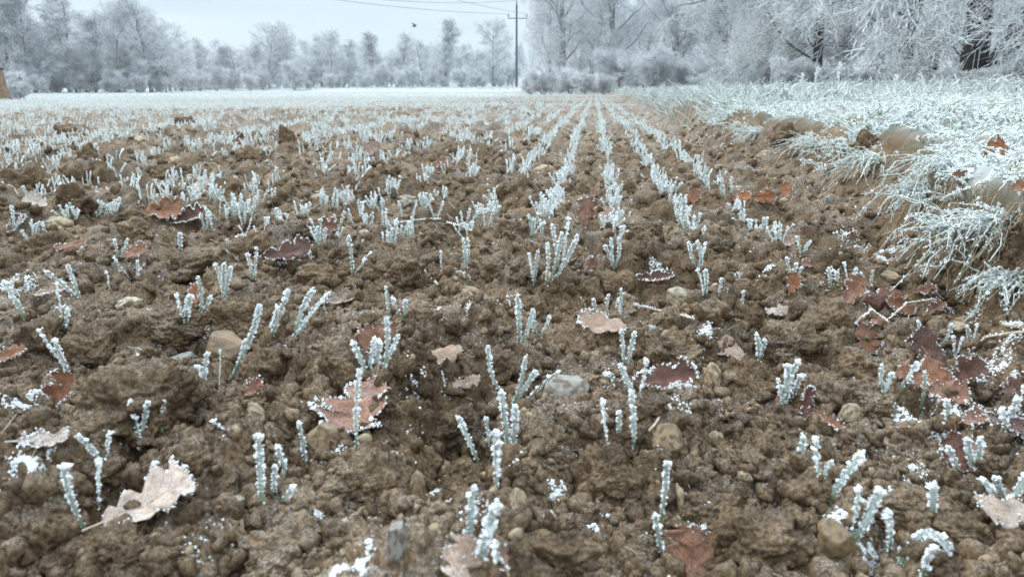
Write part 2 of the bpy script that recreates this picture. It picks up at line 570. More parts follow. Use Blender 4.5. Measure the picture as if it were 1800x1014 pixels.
def mk_bark():
    t = NT('rimed_bark')
    p = t.pos()
    c = t.ramp(t.noise(6, 5, p), (0.3, (0.035, 0.032, 0.030)), (0.7, (0.12, 0.105, 0.09)))
    f = t.math('MULTIPLY', t.ramp(t.noise(2.6, 4, p), (0.36, 0.12), (0.62, 0.95)), t.ramp(t.up(), (0.0, 0.35), (0.45, 1.0)))
    return t.col(t.mix(f, c, (0.66, 0.71, 0.75)))
M['bark'] = mk_bark()
def mk_dark_bark():
    t = NT('dark_bark')
    p = t.pos()
    c = t.ramp(t.noise(14, 5, p), (0.3, (0.008, 0.007, 0.006)), (0.7, (0.045, 0.034, 0.026)))
    f = t.math('MULTIPLY', t.ramp(t.noise(6, 4, p), (0.5, 0.0), (0.7, 0.7)), t.ramp(t.up(), (0.2, 0.0), (0.7, 1.0)))
    t.bump(t.noise(22, 4, p), 0.03)
    return t.col(t.mix(f, c, (0.62, 0.67, 0.70)))
M['dark_bark'] = mk_dark_bark()
def mk_twig():
    t = NT('rimed_twigs')
    p = t.pos()
    c = t.ramp(t.noise(1.6, 4, p), (0.32, (0.52, 0.54, 0.56)), (0.60, (0.88, 0.905, 0.92)))
    d = t.ramp(t.noise(17, 2, p), (0.36, 0.75), (0.52, 0.0))
    c = t.mix(d, c, (0.13, 0.12, 0.115))
    # ice lets some of the light through
    tr = t.n('BsdfTranslucent'); t.l(c, tr.inputs['Color'])
    ms = t.n('MixShader'); ms.inputs[0].default_value = 0.38
    t.l(t.b.outputs[0], ms.inputs[1]); t.l(tr.outputs[0], ms.inputs[2])
    t.l(ms.outputs[0], t.t.nodes['Material Output'].inputs['Surface'])
    return t.col(c)
M['twig'] = mk_twig()

# ------------------------------------------------------------------ the land: one polar sheet, finest close to where one stands
def build_land():
    core = np.arange(R_(-41), R_(41), R_(0.088))
    a, step, side = R_(41), R_(0.2), []
    while a < math.pi:
        side.append(a)
        a += step
        step *= 1.16
    side = np.array(side)
    th = np.concatenate([-side[::-1], core, side])
    r = np.concatenate([np.geomspace(0.04, 0.30, 24)[:-1], np.exp(np.arange(math.log(0.30), math.log(3.4), 0.0026)),
                        np.exp(np.arange(math.log(3.4), math.log(12), 0.0062)), np.geomspace(12, 900, 130)])
    TH, RR = np.meshgrid(th + YAW + math.pi / 2, r)
    X, Y = (RR * np.cos(TH)).ravel(), (RR * np.sin(TH)).ravel()
    Z = H(X, Y)
    V = np.stack([X, Y, Z], 1)
    nr, nc = RR.shape
    idx = np.arange(nr * nc).reshape(nr, nc)
    nx = np.concatenate([idx[:, 1:], idx[:, :1]], 1)
    Q = np.stack([idx[:-1], idx[1:], nx[1:], nx[:-1]], -1).reshape(-1, 4)
    m, u = meadow_mask(X, Y)
    rr = np.hypot(X, Y)
    # where the rime has settled on the earth itself: thicker far out in the open field, and on the turf
    fr = 0.08 * sstep(2, 7, rr) + 0.30 * sstep(7, 15, rr) * sstep(-1.0, -6, X) + 0.28 * sstep(20, 42, rr) + 0.35 * fbm(X * 0.35, Y * 0.35, 47, 3) * sstep(3, 9, rr)
    fr = np.maximum(fr, 0.95 * sstep(40, 75, Y) * sstep(0.15, 0.5, m))
    fr = np.where(u > -0.1, np.maximum(fr, 0.55 * sstep(0.75, 1.1, u)), fr)
    mq = m[Q].mean(1)
    for nm, k, mat in (('field_ground', mq < 0.80, M['soil']), ('meadow_ground', mq >= 0.80, M['meadow'])):
        q = Q[k]
        used, inv = np.unique(q, return_inverse=True)
        me = mesh_np(nm, V[used], inv.reshape(-1, 4))
        at = me.attributes.new('frost', 'FLOAT', 'POINT')
        at.data.foreach_set('value', np.clip(fr[used], 0, 1).astype(np.float32))
        o = link(nm, me, mat)
        tag(o, kind='structure')
build_land()

# ------------------------------------------------------------------ loose crumbs of earth and small pebbles (nobody could count them)
def lumps(n_t, sub, seed, amp, sq=0.75):
    out_ = []
    BV, BT = icos(sub)
    for i in range(n_t):
        g = np.random.default_rng(seed + i)
        o = g.random(3) * 50
        d = 1 + amp * (vnoise3(BV * 1.3 + o, 5) * 1.4 + vnoise3(BV * 3.1 + o, 6) * 0.8)
        V = BV * d[:, None] * np.array([1, 0.8 + 0.4 * g.random(), sq * (0.8 + 0.5 * g.random())])
        out_.append((V, BT))
    return out_

def view_points(n, r0, r1, a=R_(40), g=rng, power=1.0):
    r = np.exp(math.log(r0) + (math.log(r1) - math.log(r0)) * g.random(n) ** power)
    th = YAW + math.pi / 2 + (g.random(n) * 2 - 1) * a
    return r * np.cos(th), r * np.sin(th), r

def strew(name, tmpl, n, r0, r1, smin, smax, mat, sink, keep=None, power=1.0, label=None):
    mb = MB()
    x, y, r = view_points(n, r0, r1, power=power)
    if keep is not None:
        k = keep(x, y)
        x, y, r = x[k], y[k], r[k]
    s = smin + (smax - smin) * rng.random(len(x)) ** 3
    s = s * np.clip(r, 0.8, 4) ** 0.5
    z = H(x, y)
    P = np.stack([x, y, z - s * sink], 1)
    tid = rng.integers(0, len(tmpl), len(x))
    for i, (V, T) in enumerate(tmpl):
        k = tid == i
        if k.any():
            v, t = scatter(V, T, P[k], s[k], rng, 0.25)
            mb.add(v, T=t)
    o = link(name, mb.mesh(name), mat)
    return tag(o, label, None, None, 'stuff')

def in_field(x, y):
    return meadow_mask(x, y)[0] < 0.6
strew('soil_crumbs', lumps(24, 2, 900, 1.0), 26000, 0.36, 5.0, 0.0014, 0.0095, M['clod'], -0.1, in_field, 0.9)
strew('pebbles', lumps(16, 2, 1500, 0.45), 2000, 0.36, 6.0, 0.0014, 0.0062, M['pebble'], 0.1, in_field, 0.9)

# ------------------------------------------------------------------ clods of earth one could pick up
CLOD_SHAPES = {}
def clod_mesh(i, sub):
    if (i, sub) in CLOD_SHAPES: return CLOD_SHAPES[(i, sub)]
    V, T = icos(sub)
    o = np.array([i * 7.3, i * 3.1, i * 5.7])
    d = 1 + 0.75 * vnoise3(V * 1.2 + o, 3) + 0.65 * vnoise3(V * 2.4 + o, 4) + 0.25 * vnoise3(V * 5 + o, 5)
    P = V * d[:, None]
    wv = P + 0.10 * np.stack([vnoise3(P * 4 + o + 9 * q, 60 + q) for q in range(3)], 1)
    d2 = 0.60 * domes3(wv + o, 0.55, 7) * 0.42 + 0.55 * domes3(wv + o, 0.24, 8) + 0.55 * domes3(wv + o, 0.11, 9)
    d2 = d2 + 0.07 * vnoise3(P * 14 + o, 21) + 0.045 * vnoise3(P * 30 + o, 22)
    if sub >= 6: d2 = d2 + 0.03 * vnoise3(P * 60 + o, 23)
    if sub >= 6: d2 = d2 + 0.5 * domes3(wv + o, 0.055, 12)
    P = P * 0.86 + V * d2[:, None]
    P /= np.abs(P[:, :2]).max()
    me = mesh_np('soil_clod', P, T)
    me.materials.append(M['clod'])
    CLOD_SHAPES[(i, sub)] = me
    return me

REG = []   # what later labels can refer to: (short name, px, py)
def relation(px, py, exclude=(), maxd=1e9):
    """phrases that say where (px, py) lies from the landmarks, nearest first"""
    r = []
    for nm, lx, ly in REG:
        if nm in exclude: continue
        dx, dy = px - lx, (py - ly) * 1.6
        d = math.hypot(dx, dy)
        if d > maxd: continue
        if abs(dx) > 1.3 * abs(dy): w_ = 'left of' if dx < 0 else 'right of'
        else: w_ = 'behind' if dy < 0 else 'in front of'
        r.append((d, w_, nm))
    r.sort()
    return r

USED = set()
def unique_label(head, px, py, exclude=(), maxd=1e9):
    rel = relation(px, py, exclude, maxd)[:14]
    for d, w_, nm in rel:
        s = '%s %s %s' % (head, ('close ' + w_) if d < 45 and w_ == 'behind' else w_, nm)
        if s not in USED and len(s.split()) <= 16:
            USED.add(s)
            return s
    for d, w_, nm in rel[:6]:
        for d2, w2, nm2 in rel[:6]:
            if nm2 != nm:
                s = '%s %s %s, %s %s' % (head, w_, nm, w2, nm2)
                if s not in USED and len(s.split()) <= 16:
                    USED.add(s)
                    return s
    return None

# ------------------------------------------------------------------ clods: px, py, width px, height px, own label or None
CLODS = [
 (212, 716, 235, 130, 'the biggest soil clod, a broad mound dusted with grains at the lower left', 'the biggest clod'),
 (62, 945, 190, 150, 'big soil clod cut by the lower left corner', 'the lower left corner clod'),
 (600, 650, 135, 105, 'tall grey dusted clod left of the big star shaped oak leaf', 'the tall dusted clod'),
 (1075, 838, 130, 110, 'round brown clod with a small orange stone in it, bottom centre', 'the round bottom clod'),
 (280, 566, 165, 80, 'wide two humped clod behind the biggest clod', 'the wide two humped clod'),
 (420, 560, 130, 85, 'rounded clod with a pale grain on it, behind the large ochre brown stone', 'the pale grained clod'),
 (455, 640, 95, 85, None, None), (150, 610, 120, 90, None, None), (55, 590, 95, 75, None, None),
 (320, 470, 160, 80, 'big cracked clod with a dark hole, left of the dark thick edged leaf', 'the cracked hollow clod'),
 (700, 478, 120, 75, 'dark domed clod left of centre in the middle distance', 'the dark domed clod'),
 (125, 345, 72, 58, 'tall domed grey topped clod in the left field', 'the tall grey topped clod'),
 (640, 850, 190, 110, 'wide rough clod below the big star shaped oak leaf', 'the wide rough clod'),
 (480, 985, 210, 100, 'broad clod along the bottom edge left of centre', 'the broad bottom clod'),
 (200, 965, 130, 85, None, None), (190, 880, 1, 1, None, None), (1085, 500, 90, 70, None, None), (1035, 515, 80, 62, None, None),
 (1040, 640, 1, 1, None, None), (1265, 548, 85, 60, None, None), (1395, 612, 120, 80, 'dark round clod right of the tan folded oak leaf', 'the dark round clod'),
 (1100, 600, 100, 75, None, None), (1190, 620, 120, 70, None, None), (1330, 560, 100, 60, None, None), (1460, 560, 100, 65, None, None),
 (780, 760, 120, 60, None, None), (560, 700, 90, 60, None, None), (1360, 960, 200, 110, 'dark crumbly clod mass at the bottom, left of the brown sharp stone', 'the dark crumbly clod'),
 (1620, 900, 150, 80, 'wide flat topped clod with white patches at the lower right', 'the flat topped clod'),
 (1250, 900, 120, 70, None, None), (990, 985, 160, 80, 'rounded clod at the bottom edge right of the cream bottom pebble', 'the rounded bottom clod'),
 (1540, 700, 120, 70, None, None), (1460, 690, 110, 75, None, None), (1330, 820, 110, 60, None, None), (1520, 640, 90, 55, None, None),
 (860, 470, 80, 50, None, None), (560, 480, 90, 50, None, None), (440, 430, 80, 50, None, None), (235, 400, 70, 45, None, None), (60, 430, 70, 50, None, None),
 (395, 330, 60, 45, None, None), (115, 305, 80, 50, None, None), (25, 310, 80, 60, None, None), (150, 270, 45, 45, 'dark standing clod in the far left field', 'the dark standing clod'),
 (500, 235, 36, 34, None, None), (540, 400, 70, 45, None, None), (650, 340, 60, 40, None, None), (900, 400, 60, 36, None, None), (760, 420, 60, 40, None, None),
 (1140, 400, 50, 36, None, None), (1110, 330, 40, 28, None, None), (890, 330, 44, 30, None, None), (280, 300, 50, 30, None, None), (430, 270, 44, 28, None, None),
 (110, 230, 40, 24, None, None), (320, 212, 40, 24, None, None), (220, 380, 60, 40, None, None), (500, 340, 52, 34, None, None), (690, 300, 40, 28, None, None), (940, 540, 70, 50, None, None),
 (735, 560, 80, 45, None, None), (1140, 715, 90, 50, None, None), (960, 770, 100, 55, None, None), (1430, 860, 90, 60, None, None), (1700, 940, 120, 70, None, None),
 (320, 800, 90, 60, None, None), (160, 830, 90, 60, None, None), (870, 640, 80, 50, None, None), (1745, 815, 120, 60, None, None),
 (1382, 232, 64, 50, 'dark torn clod of earth on the lip of the grassy bank', 'the torn bank clod'), (1530, 246, 56, 34, 'dark clod of earth breaking through the bank grass', 'the bank grass clod'),
]
clod_objs = []
for i, (px, py, wp, hp, lab, short) in enumerate(CLODS):
    if wp < 5: continue
    P = hit(px, py + hp * 0.35)
    k = depth(P)
    s = k / FPX
    o = link('soil_clod', clod_mesh(i % 13 if wp < 120 else 20 + i, 6 if wp >= 120 else 5))
    o.scale = (wp * s * .54, wp * s * .5, hp * s * .70)
    o.rotation_euler = (R_(rnd.uniform(-10, 10)), R_(rnd.uniform(-10, 10)), rnd.uniform(0, 6.28))
    if wp >= 120: o.rotation_euler[2] = YAW
    o.location = P + np.array([Fv[0], Fv[1], 0]) * (wp * s * .30) + np.array([0, 0, hp * s * 0.10])
    tag(o, lab, 'soil clod', 'clods of earth')
    if short: REG.append((short, px, py))
    clod_objs.append((o, px, py, wp, lab))
bpy.context.view_layer.update()

def hit2(px, py):
    """as hit(), but stopping at the clods that lie on the ground too"""
    P = hit(px, py)
    d = ray(px, py)
    d = d / np.linalg.norm(d)
    best = np.linalg.norm(P - EYEP)
    from mathutils import Vector
    for o, cx, cy, wp, _ in clod_objs:
        if abs(px - cx) > wp or abs(py - cy) > wp: continue
        Mi = o.matrix_world.inverted()
        a = Mi @ Vector(EYEP)
        b = Mi @ Vector(EYEP + d)
        ok, loc, nrm, _i = o.ray_cast(a, (b - a).normalized())
        if ok:
            W = np.array(o.matrix_world @ loc)
            k = np.linalg.norm(W - EYEP)
            if k < best: best, P = k, W
    return P

# ------------------------------------------------------------------ oak leaves
def leaf_outline(t, lobes, depth_, sharp):
    t = np.clip(t, 0, 1)
    env = np.clip(1 - np.abs(2 * t ** 0.92 - 1.0) ** 3.0, 0, 1) ** 0.55 * (0.42 + 0.62 * np.sin(np.pi * 0.62 * t))
    lob = 1 - depth_ * (0.5 - 0.5 * np.cos(2 * np.pi * (lobes * (t - 1) + 0.08))) ** sharp
    return env * lob

def make_leaf(name, L, Wd, lobes, depth_, bend_l, bend_w, twist, seed, color, dust, rim, stalk=True):
    """An oak leaf lying along +Y, its underside down: blade, stalk and the rime along its edge."""
    g = np.random.default_rng(seed)
    nu, nv = 54, 15
    t = np.linspace(0.0, 1, nu)
    vv = np.linspace(-1, 1, nv)
    ph = g.random(2) * 0.12
    Wl = leaf_outline(np.clip(t + ph[0] * np.sin(t * 6), 0, 1), lobes, depth_, 2.0) * (1 + 0.18 * (g.random() - .5))
    Wr = leaf_outline(np.clip(t + ph[1] * np.sin(t * 5 + 1), 0, 1), lobes, depth_, 2.0) * (1 + 0.18 * (g.random() - .5))
    Wl[0] = Wr[0] = 0.012; Wl[-1] = Wr[-1] = 0.05
    TT, VV = np.meshgrid(t, vv, indexing='ij')
    wd = np.where(VV < 0, Wl[:, None], Wr[:, None]) * Wd * 0.5
    x = VV * wd
    y = TT * L + np.abs(VV) ** 1.5 * Wd * 0.13 * np.sin(np.pi * TT)
    s = x / (Wd * 0.5)
    q = y / L - 0.45
    wob = 0.16 * Wd * fbm(TT * 3.0 + seed, VV * 1.6 + seed * 1.7, 77, 3)
    z = bend_w * Wd * 0.5 * np.abs(s) ** 1.6 + bend_l * L * q * q + twist * L * s * q + wob * (0.35 + np.abs(s)) - 0.012 * Wd * np.exp(-(s * 9) ** 2)
    # long curls roll in rather than stretch
    x = x * (1 - 0.22 * min(1, abs(bend_w)) * np.abs(s) ** 1.5)
    V = np.stack([x.ravel(), y.ravel() - L * 0.45, z.ravel()], 1)
    idx = np.arange(nu * nv).reshape(nu, nv)
    Q = np.stack([idx[:-1, :-1], idx[:-1, 1:], idx[1:, 1:], idx[1:, :-1]], -1).reshape(-1, 4)
    th = 0.00028
    n = V.copy(); n[:, 2] -= th
    V2 = np.concatenate([V, n])
    Q2 = (Q[:, ::-1] + len(V))
    edge = np.concatenate([idx[:, 0], idx[-1, 1:], idx[::-1, -1][1:], idx[0, ::-1][1:-1]])
    en = np.roll(edge, -1)
    Q3 = np.stack([edge, en, en + len(V), edge + len(V)], 1)
    uv = np.stack([(x / Wd + 0.5).ravel(), TT.ravel()], 1)
    uv2 = np.concatenate([uv, uv])
    me = mesh_np(name, V2, np.concatenate([Q, Q2, Q3]), uv2)
    o = link(name, me, M['leaf'])
    o.color = (*color, dust)
    if rim > 0:
        mb = MB()
        E = V[edge]
        seg = np.linalg.norm(np.roll(E, -1, 0) - E, axis=1)
        rim = rim * 0.6
        n_c = int(seg.sum() / 0.00050 * rim)
        cum = np.concatenate([[0], np.cumsum(seg)])
        s_ = g.random(n_c) * cum[-1]
        i = np.clip(np.searchsorted(cum, s_) - 1, 0, len(E) - 1)
        f = (s_ - cum[i]) / np.maximum(seg[i], 1e-6)
        P = E[i] * (1 - f[:, None]) + np.roll(E, -1, 0)[i] * f[:, None]
        dens = 0.12 + 0.25 * min(rim, 1.4) + 1.7 * vnoise(P[:, 0] * 110 + seed, P[:, 1] * 110, 88) + 0.35 * (P[:, 2] / (Wd * 0.3))
        k = g.random(n_c) < np.clip(dens * 1.5, 0.05, 1)
        P = P[k] + g.normal(size=(k.sum(), 3)) * 0.0008
        P[:, 2] += 0.0002
        crystals(mb, P, (0.0004 + 0.0009 * g.random(len(P)) ** 2) * min(1.25, max(0.8, L / 0.05)), g, 0.6)
        # a few grains on the blade
        m_ = int(30 * dust * rim)
        if m_:
            j = g.integers(0, len(V), m_)
            crystals(mb, V[j] + np.array([0, 0, 0.0004]), 0.0003 + 0.0007 * g.random(m_) ** 2, g)
        link('frost_rim', mb.mesh('frost_rim', False), M['frost'], o)
    if stalk:
        y0 = -L * 0.45
        c = np.array([[[0, y0 + 0.02 * L, z[1, 7]], [0.01 * L, y0 - 0.10 * L, z[0, 7] + 0.01 * L], [0.05 * L, y0 - 0.2 * L, z[0, 7] + 0.045 * L]]])
        tv, tq, tu = tubes(c, np.array([[0.0009, 0.0007, 0.0008]]), 5)
        link('stalk', mesh_np('stalk', tv, tq, tu), M['leaf'], o).color = (color[0] * 1.2, color[1] * 1.2, color[2] * 1.2, dust)
    return o

RUST, DARK, TAN, PALE, REDB, BRIGHT = (0.250, 0.110, 0.057), (0.115, 0.050, 0.033), (0.35, 0.225, 0.150), (0.40, 0.295, 0.225), (0.145, 0.066, 0.046), (0.30, 0.115, 0.045)
# px, py (middle of the leaf), px length, aspect, heading (deg, 0 = tip away), pitch (deg, tip up), roll, bends, colour, dust, rim, label, short
LEAVES = [
 (258, 900, 148, 1.0, 52, 12, -6, .25, .30, PALE, .5, .8, 'large pale oak leaf lying flat at the lower left, right edge curled up', 'the large pale flat oak leaf'),
 (640, 722, 132, 1.0, 195, 24, 5, .3, .35, RUST, .35, 1.3, 'big star shaped rusty oak leaf heavily rimmed with frost, left of centre', 'the big star shaped oak leaf'),
 (812, 1004, 85, .9, 20, 32, 10, .3, -.3, TAN, .5, .7, 'pinkish brown leaf cut by the bottom edge below the centre seedlings', 'the pinkish leaf at the bottom edge'),
 (1214, 1000, 105, .95, 5, 52, 0, .15, -.25, RUST, .2, 1.0, 'upright brown oak leaf with frosted scalloped rim at the bottom edge', 'the upright bottom edge leaf'),
 (1292, 622, 92, .85, 340, 38, 14, -.2, -.75, TAN, .45, .4, 'large tan folded oak leaf leaning like a roof, right of centre', 'the tan folded oak leaf'),
 (1062, 580, 82, .75, 285, 26, 10, .1, .2, TAN, .25, .9, 'tan oak leaf with rounded lobes and thin white rim, centre', 'the round lobed tan leaf'),
 (768, 628, 78, .6, 80, 4, 6, .25, -.3, TAN, .3, .5, 'flat light brown oak leaf with a hole, just left of centre', 'the flat light brown leaf'),
 (812, 680, 58, .55, 75, 12, 4, .3, -.2, TAN, .35, .8, 'small narrow brown leaf with frosty tip', 'the small narrow brown leaf'),
 (668, 600, 66, .8, 250, 48, 0, .2, .2, RUST, .15, .8, 'rusty two lobed leaf standing behind frosted blades', 'the rusty two lobed leaf'),
 (500, 456, 84, .6, 75, 32, 0, .3, .35, DARK, .1, 1.4, 'dark brown oak leaf with thick white edge beside a big clod, mid left', 'the dark thick edged leaf'),
 (288, 377, 62, .75, 90, 48, 0, .1, .2, RUST, .1, .9, 'reddish brown leaf standing up like a sail, upper left', 'the reddish sail shaped leaf'),
 (328, 391, 64, .65, 75, 44, -10, .35, .5, DARK, .05, 1.5, 'dark curled leaf with frosted rim next to the reddish sail shaped leaf', 'the dark curled leaf'),
 (120, 440, 56, .6, 80, 28, 0, .3, -.3, RUST, .1, 1.0, 'rust brown arched leaf with white scalloped edge at the left side', 'the rust brown arched leaf'),
 (70, 362, 46, .7, 300, 38, 0, .2, .2, PALE, .7, .6, 'pale pinkish lobed leaf near the left edge', 'the pale pinkish lobed leaf'),
 (350, 334, 42, .8, 20, 30, 20, .3, -.3, PALE, .8, .7, 'pale frosted curled leaf on a clod in the upper left', 'the pale frosted curled leaf'),
 (110, 702, 66, .85, 20, 58, 0, .2, .6, RUST, .05, 1.5, 'cupped brown leaf with thick frost rim against the biggest clod', 'the cupped brown leaf'),
 (75, 786, 84, .55, 85, 4, 5, .2, .15, PALE, .9, 1.6, 'flat frost covered leaf at the left edge', 'the flat frost covered leaf'),
 (1030, 385, 52, .75, 5, 66, 0, .1, -.3, RUST, .25, .8, 'brown oak leaf standing upright beside the straight centre row', 'the upright centre row leaf'),
 (1064, 392, 44, .7, 30, 44, 15, .2, -.3, TAN, .4, .6, 'light brown leaf leaning beside the upright centre row leaf', 'the light brown leaning leaf'),
 (1496, 521, 68, .75, 40, 52, -10, .1, .25, RUST, .15, 1.0, 'bright rusty leaf with finger lobes at the left end of the right hand litter', 'the finger lobed rusty leaf'),
 (1546, 533, 78, .75, 80, 40, 8, .2, -.4, REDB, .05, .7, 'dark red brown leaf in the middle of the right hand litter', 'the dark red brown leaf'),
 (1582, 548, 54, .8, 300, 40, 0, .3, .3, RUST, .1, .8, 'curled rusty leaf at the right end of the right hand litter', 'the curled rusty litter leaf'),
 (1620, 516, 50, .6, 80, 36, 0, .1, .2, RUST, .2, 1.0, 'small scalloped brown leaf under the bank foot', 'the small scalloped leaf'),
 (1520, 602, 62, .9, 180, 46, 0, .2, .25, RUST, .1, 1.0, 'fan shaped brown leaf with frosted lobes, right of centre', 'the fan shaped brown leaf'),
 (1632, 624, 78, .85, 340, 50, 0, .2, -.3, REDB, .12, 1.0, 'reddish upright leaf on top of the leaf heap at the right', 'the reddish heap leaf'),
 (1640, 664, 84, .85, 170, 38, 0, .2, .2, RUST, .12, .9, 'rusty leaf at the front of the leaf heap at the right', 'the rusty heap leaf'),
 (1606, 672, 62, .8, 310, 36, -8, .2, .2, RUST, .2, .8, 'brown leaf at the left foot of the leaf heap', 'the left foot heap leaf'),
 (1694, 664, 84, .8, 60, 30, 10, .3, .3, REDB, .05, 1.3, 'dark leaf under thick frost at the right of the leaf heap', 'the dark frosted heap leaf'),
 (1672, 800, 78, .9, 200, 40, -6, .3, .4, REDB, .05, .8, 'dark wine red leaf behind seedlings at the lower right', 'the wine red leaf'),
 (1768, 752, 92, .6, 120, 22, 14, .3, .4, REDB, .35, 1.1, 'purplish curled leaf at the right edge', 'the purplish curled leaf'),
 (1776, 908, 105, .85, 275, 18, 0, .2, -.15, PALE, .4, .8, 'large pale leaf cut by the lower right edge', 'the large pale right edge leaf'),
 (1412, 724, 62, .5, 15, 62, 10, .3, .6, REDB, .05, .9, 'thin red brown curled leaf below a dense frosted seedling', 'the thin red brown curl'),
 (1452, 748, 46, .6, 140, 28, 0, .4, .6, RUST, .1, .6, 'small rolled rusty leaf beside the thin red brown curl', 'the small rolled rusty leaf'),
 (1216, 356, 36, .7, 20, 52, 0, .2, .2, RUST, .1, .6, 'small rusty leaf in the row nearest the bank', 'the small rusty row leaf'),
 (1300, 353, 34, .8, 70, 48, 0, .2, .2, BRIGHT, .1, .6, 'orange brown leaf below the bank, left of its twin', 'the orange brown leaf'),
 (1340, 353, 38, .8, 80, 52, 0, .2, .3, BRIGHT, .05, .5, 'bright orange curled leaf at the foot of the bank', 'the bright orange curled leaf'),
 (1743, 274, 50, .95, 60, 56, 0, .15, .3, BRIGHT, .05, .6, 'bright orange oak leaf lying on the frosted bank grass', 'the bright bank leaf'),
 (1690, 332, 52, .8, 330, 58, 0, .15, .25, RUST, .1, .9, 'brown lobed leaf hanging at the lip of the grassy bank', 'the brown bank lip leaf'),
 (1792, 337, 46, .8, 80, 48, 0, .2, .3, RUST, .1, .6, 'brown leaf on the bank grass cut by the right edge', 'the right edge bank leaf'),
 (566, 404, 54, .55, 100, 34, 10, .3, .4, RUST, .1, 1.0, 'rolled brown leaf with frosty edge in the mid left field', 'the rolled brown leaf'),
 (604, 534, 56, .7, 70, 24, 10, .4, .6, TAN, .5, .5, 'small curled pinkish leaf behind a clod, left of centre', 'the small pinkish curl'),
 (652, 268, 34, .8, 30, 50, 0, .2, .3, TAN, .3, .5, 'light brown leaf standing among far seedlings', 'the far light brown leaf'),
 (772, 292, 28, .8, 60, 44, 0, .2, .4, RUST, .2, .6, 'small rusty curled leaf among the far left rows', 'the small far rusty leaf'),
 (1146, 496, 62, .5, 85, 30, 0, .3, .3, DARK, .05, 1.6, 'dark leaf under a ridge of frost, right of the centre row', 'the dark frost ridged leaf'),
 (1040, 473, 26, .9, 30, 48, 0, .2, .3, RUST, .1, .9, 'tiny rusty leaf with white edge beside the centre row', 'the tiny rusty leaf'),
 (1160, 680, 110, .5, 82, 28, 0, .3, .4, REDB, .05, 1.7, 'long dark red leaf under thick frost, right of the grey stone', 'the long dark frosted leaf'),
 (446, 692, 36, .9, 40, 44, 0, .3, .4, RUST, .15, .7, 'tiny star shaped brown leaf above two pebbles, lower left', 'the tiny star leaf'),
 (18, 632, 52, .7, 70, 34, 0, .2, .3, RUST, .1, .6, 'brown leaf cut by the left edge beside a dark hollow', 'the left edge brown leaf'),
 (88, 520, 52, .7, 70, 20, 0, .2, .3, TAN, .2, 1.5, 'light brown leaf under frosted blades at the left', 'the frosted left side leaf'),
 (30, 402, 40, .7, 20, 38, 0, .3, .4, REDB, .1, 1.4, 'purplish leaf with thick white rim at the left edge', 'the purplish rimmed leaf'),
 (236, 452, 44, .7, 60, 38, 0, .3, .3, RUST, .2, .8, 'rusty leaf bent over a round stone in the left field', 'the bent rusty leaf'),
 (342, 532, 44, .8, 20, 50, 0, .3, .3, RUST, .05, 1.2, 'red brown leaf behind frost coated blades, left', 'the red brown backed leaf'),
 (846, 908, 46, .4, 15, 62, 0, .2, .4, RUST, .1, 1.2, 'narrow rusty leaf shard between bottom seedlings', 'the narrow rusty shard'),
 (886, 990, 56, .35, 350, 66, 0, .2, .3, TAN, .2, .9, 'narrow brown leaf shard at the bottom edge right of the pinkish leaf', 'the bottom edge shard'),
 (1386, 430, 30, .8, 40, 38, 0, .2, .3, TAN, .3, .8, 'light brown leaf among pebbles below the bank', 'the light brown bank foot leaf'),
 (1362, 552, 44, .8, 80, 20, 0, .2, -.2, PALE, .4, .6, 'pale pinkish small leaf in the right field', 'the pale pinkish small leaf'),
 (1392, 508, 40, .8, 30, 44, 0, .2, .3, BRIGHT, .1, .7, 'bright rusty leaf beside green seedlings on the right', 'the bright rusty leaf'),
 (1706, 745, 60, .7, 70, 24, 0, .2, .3, RUST, .3, 1.2, 'rusty leaf half buried in frost, lower right', 'the half buried rusty leaf'),
 (1540, 570, 40, .6, 60, 14, 0, .2, -.3, RUST, .2, .4, 'flat rusty leaf in front of the litter on the right', 'the flat litter leaf'),
 (1780, 690, 70, .7, 70, 26, 0, .2, .3, REDB, .2, 1.3, 'wine brown leaf under frost at the right edge', 'the right edge frosty leaf'),
 (1660, 700, 74, .8, 100, 30, 6, .2, .3, RUST, .2, 1.2, 'rusty leaf in front of the leaf heap, half under frost', 'the front frosted leaf'),
 (1640, 548, 44, .7, 60, 36, 0, .2, .3, RUST, .2, .8, 'small brown leaf between the litter and the bank', 'the small bank foot leaf'),
 (1420, 470, 34, .8, 80, 36, 0, .2, .3, RUST, .2, .7, 'small brown leaf among seedlings under the bank', 'the small under bank leaf'),
 (1380, 340, 30, .8, 20, 44, 0, .2, .3, BRIGHT, .1, .5, 'little orange leaf right of the bright orange curled leaf', 'the little orange leaf'),
 (1680, 390, 40, .7, 70, 40, 0, .2, .3, RUST, .2, .7, 'brown leaf caught in the grass below the brown bank lip leaf', 'the caught bank leaf'),
]

def mat_basis(head, pitch, roll):
    from mathutils import Euler, Matrix
    return Matrix.Rotation(YAW, 3, 'Z') @ Matrix.Rotation(R_(pitch), 3, 'X') @ Matrix.Rotation(R_(-head), 3, 'Z') @ Matrix.Rotation(R_(roll), 3, 'Y')

for i, (px, py, lp, asp, hd, pt, rl, bl, bw, c, dust, rim, lab, short) in enumerate(LEAVES):
    pt = max(pt * 1.1, 17)
    P = hit2(px, py + 0.22 * lp * math.sin(R_(pt)))
    k = depth(P)
    L = lp * k / FPX * (1.03 if px < 1480 else 0.92)
    dk = rnd.uniform(0.75, 1.15)
    c = tuple(q_ * dk for q_ in c)
    lobes = rnd.choice([3.5, 4, 4.5, 3.8])
    o = make_leaf('oak_leaf', L, L * asp, lobes, 0.40 + 0.14 * rnd.random(), bl, bw, 0.25 * (rnd.random() - .5), 300 + i, c, dust, rim)
    o.rotation_euler = mat_basis(hd, pt, rl).to_euler()
    lift = 0.32 * L * math.sin(R_(pt)) + 0.004
    o.location = P + np.array([0, 0, lift])
    tag(o, lab, 'leaf', 'fallen oak leaves')
    REG.append((short, px, py))

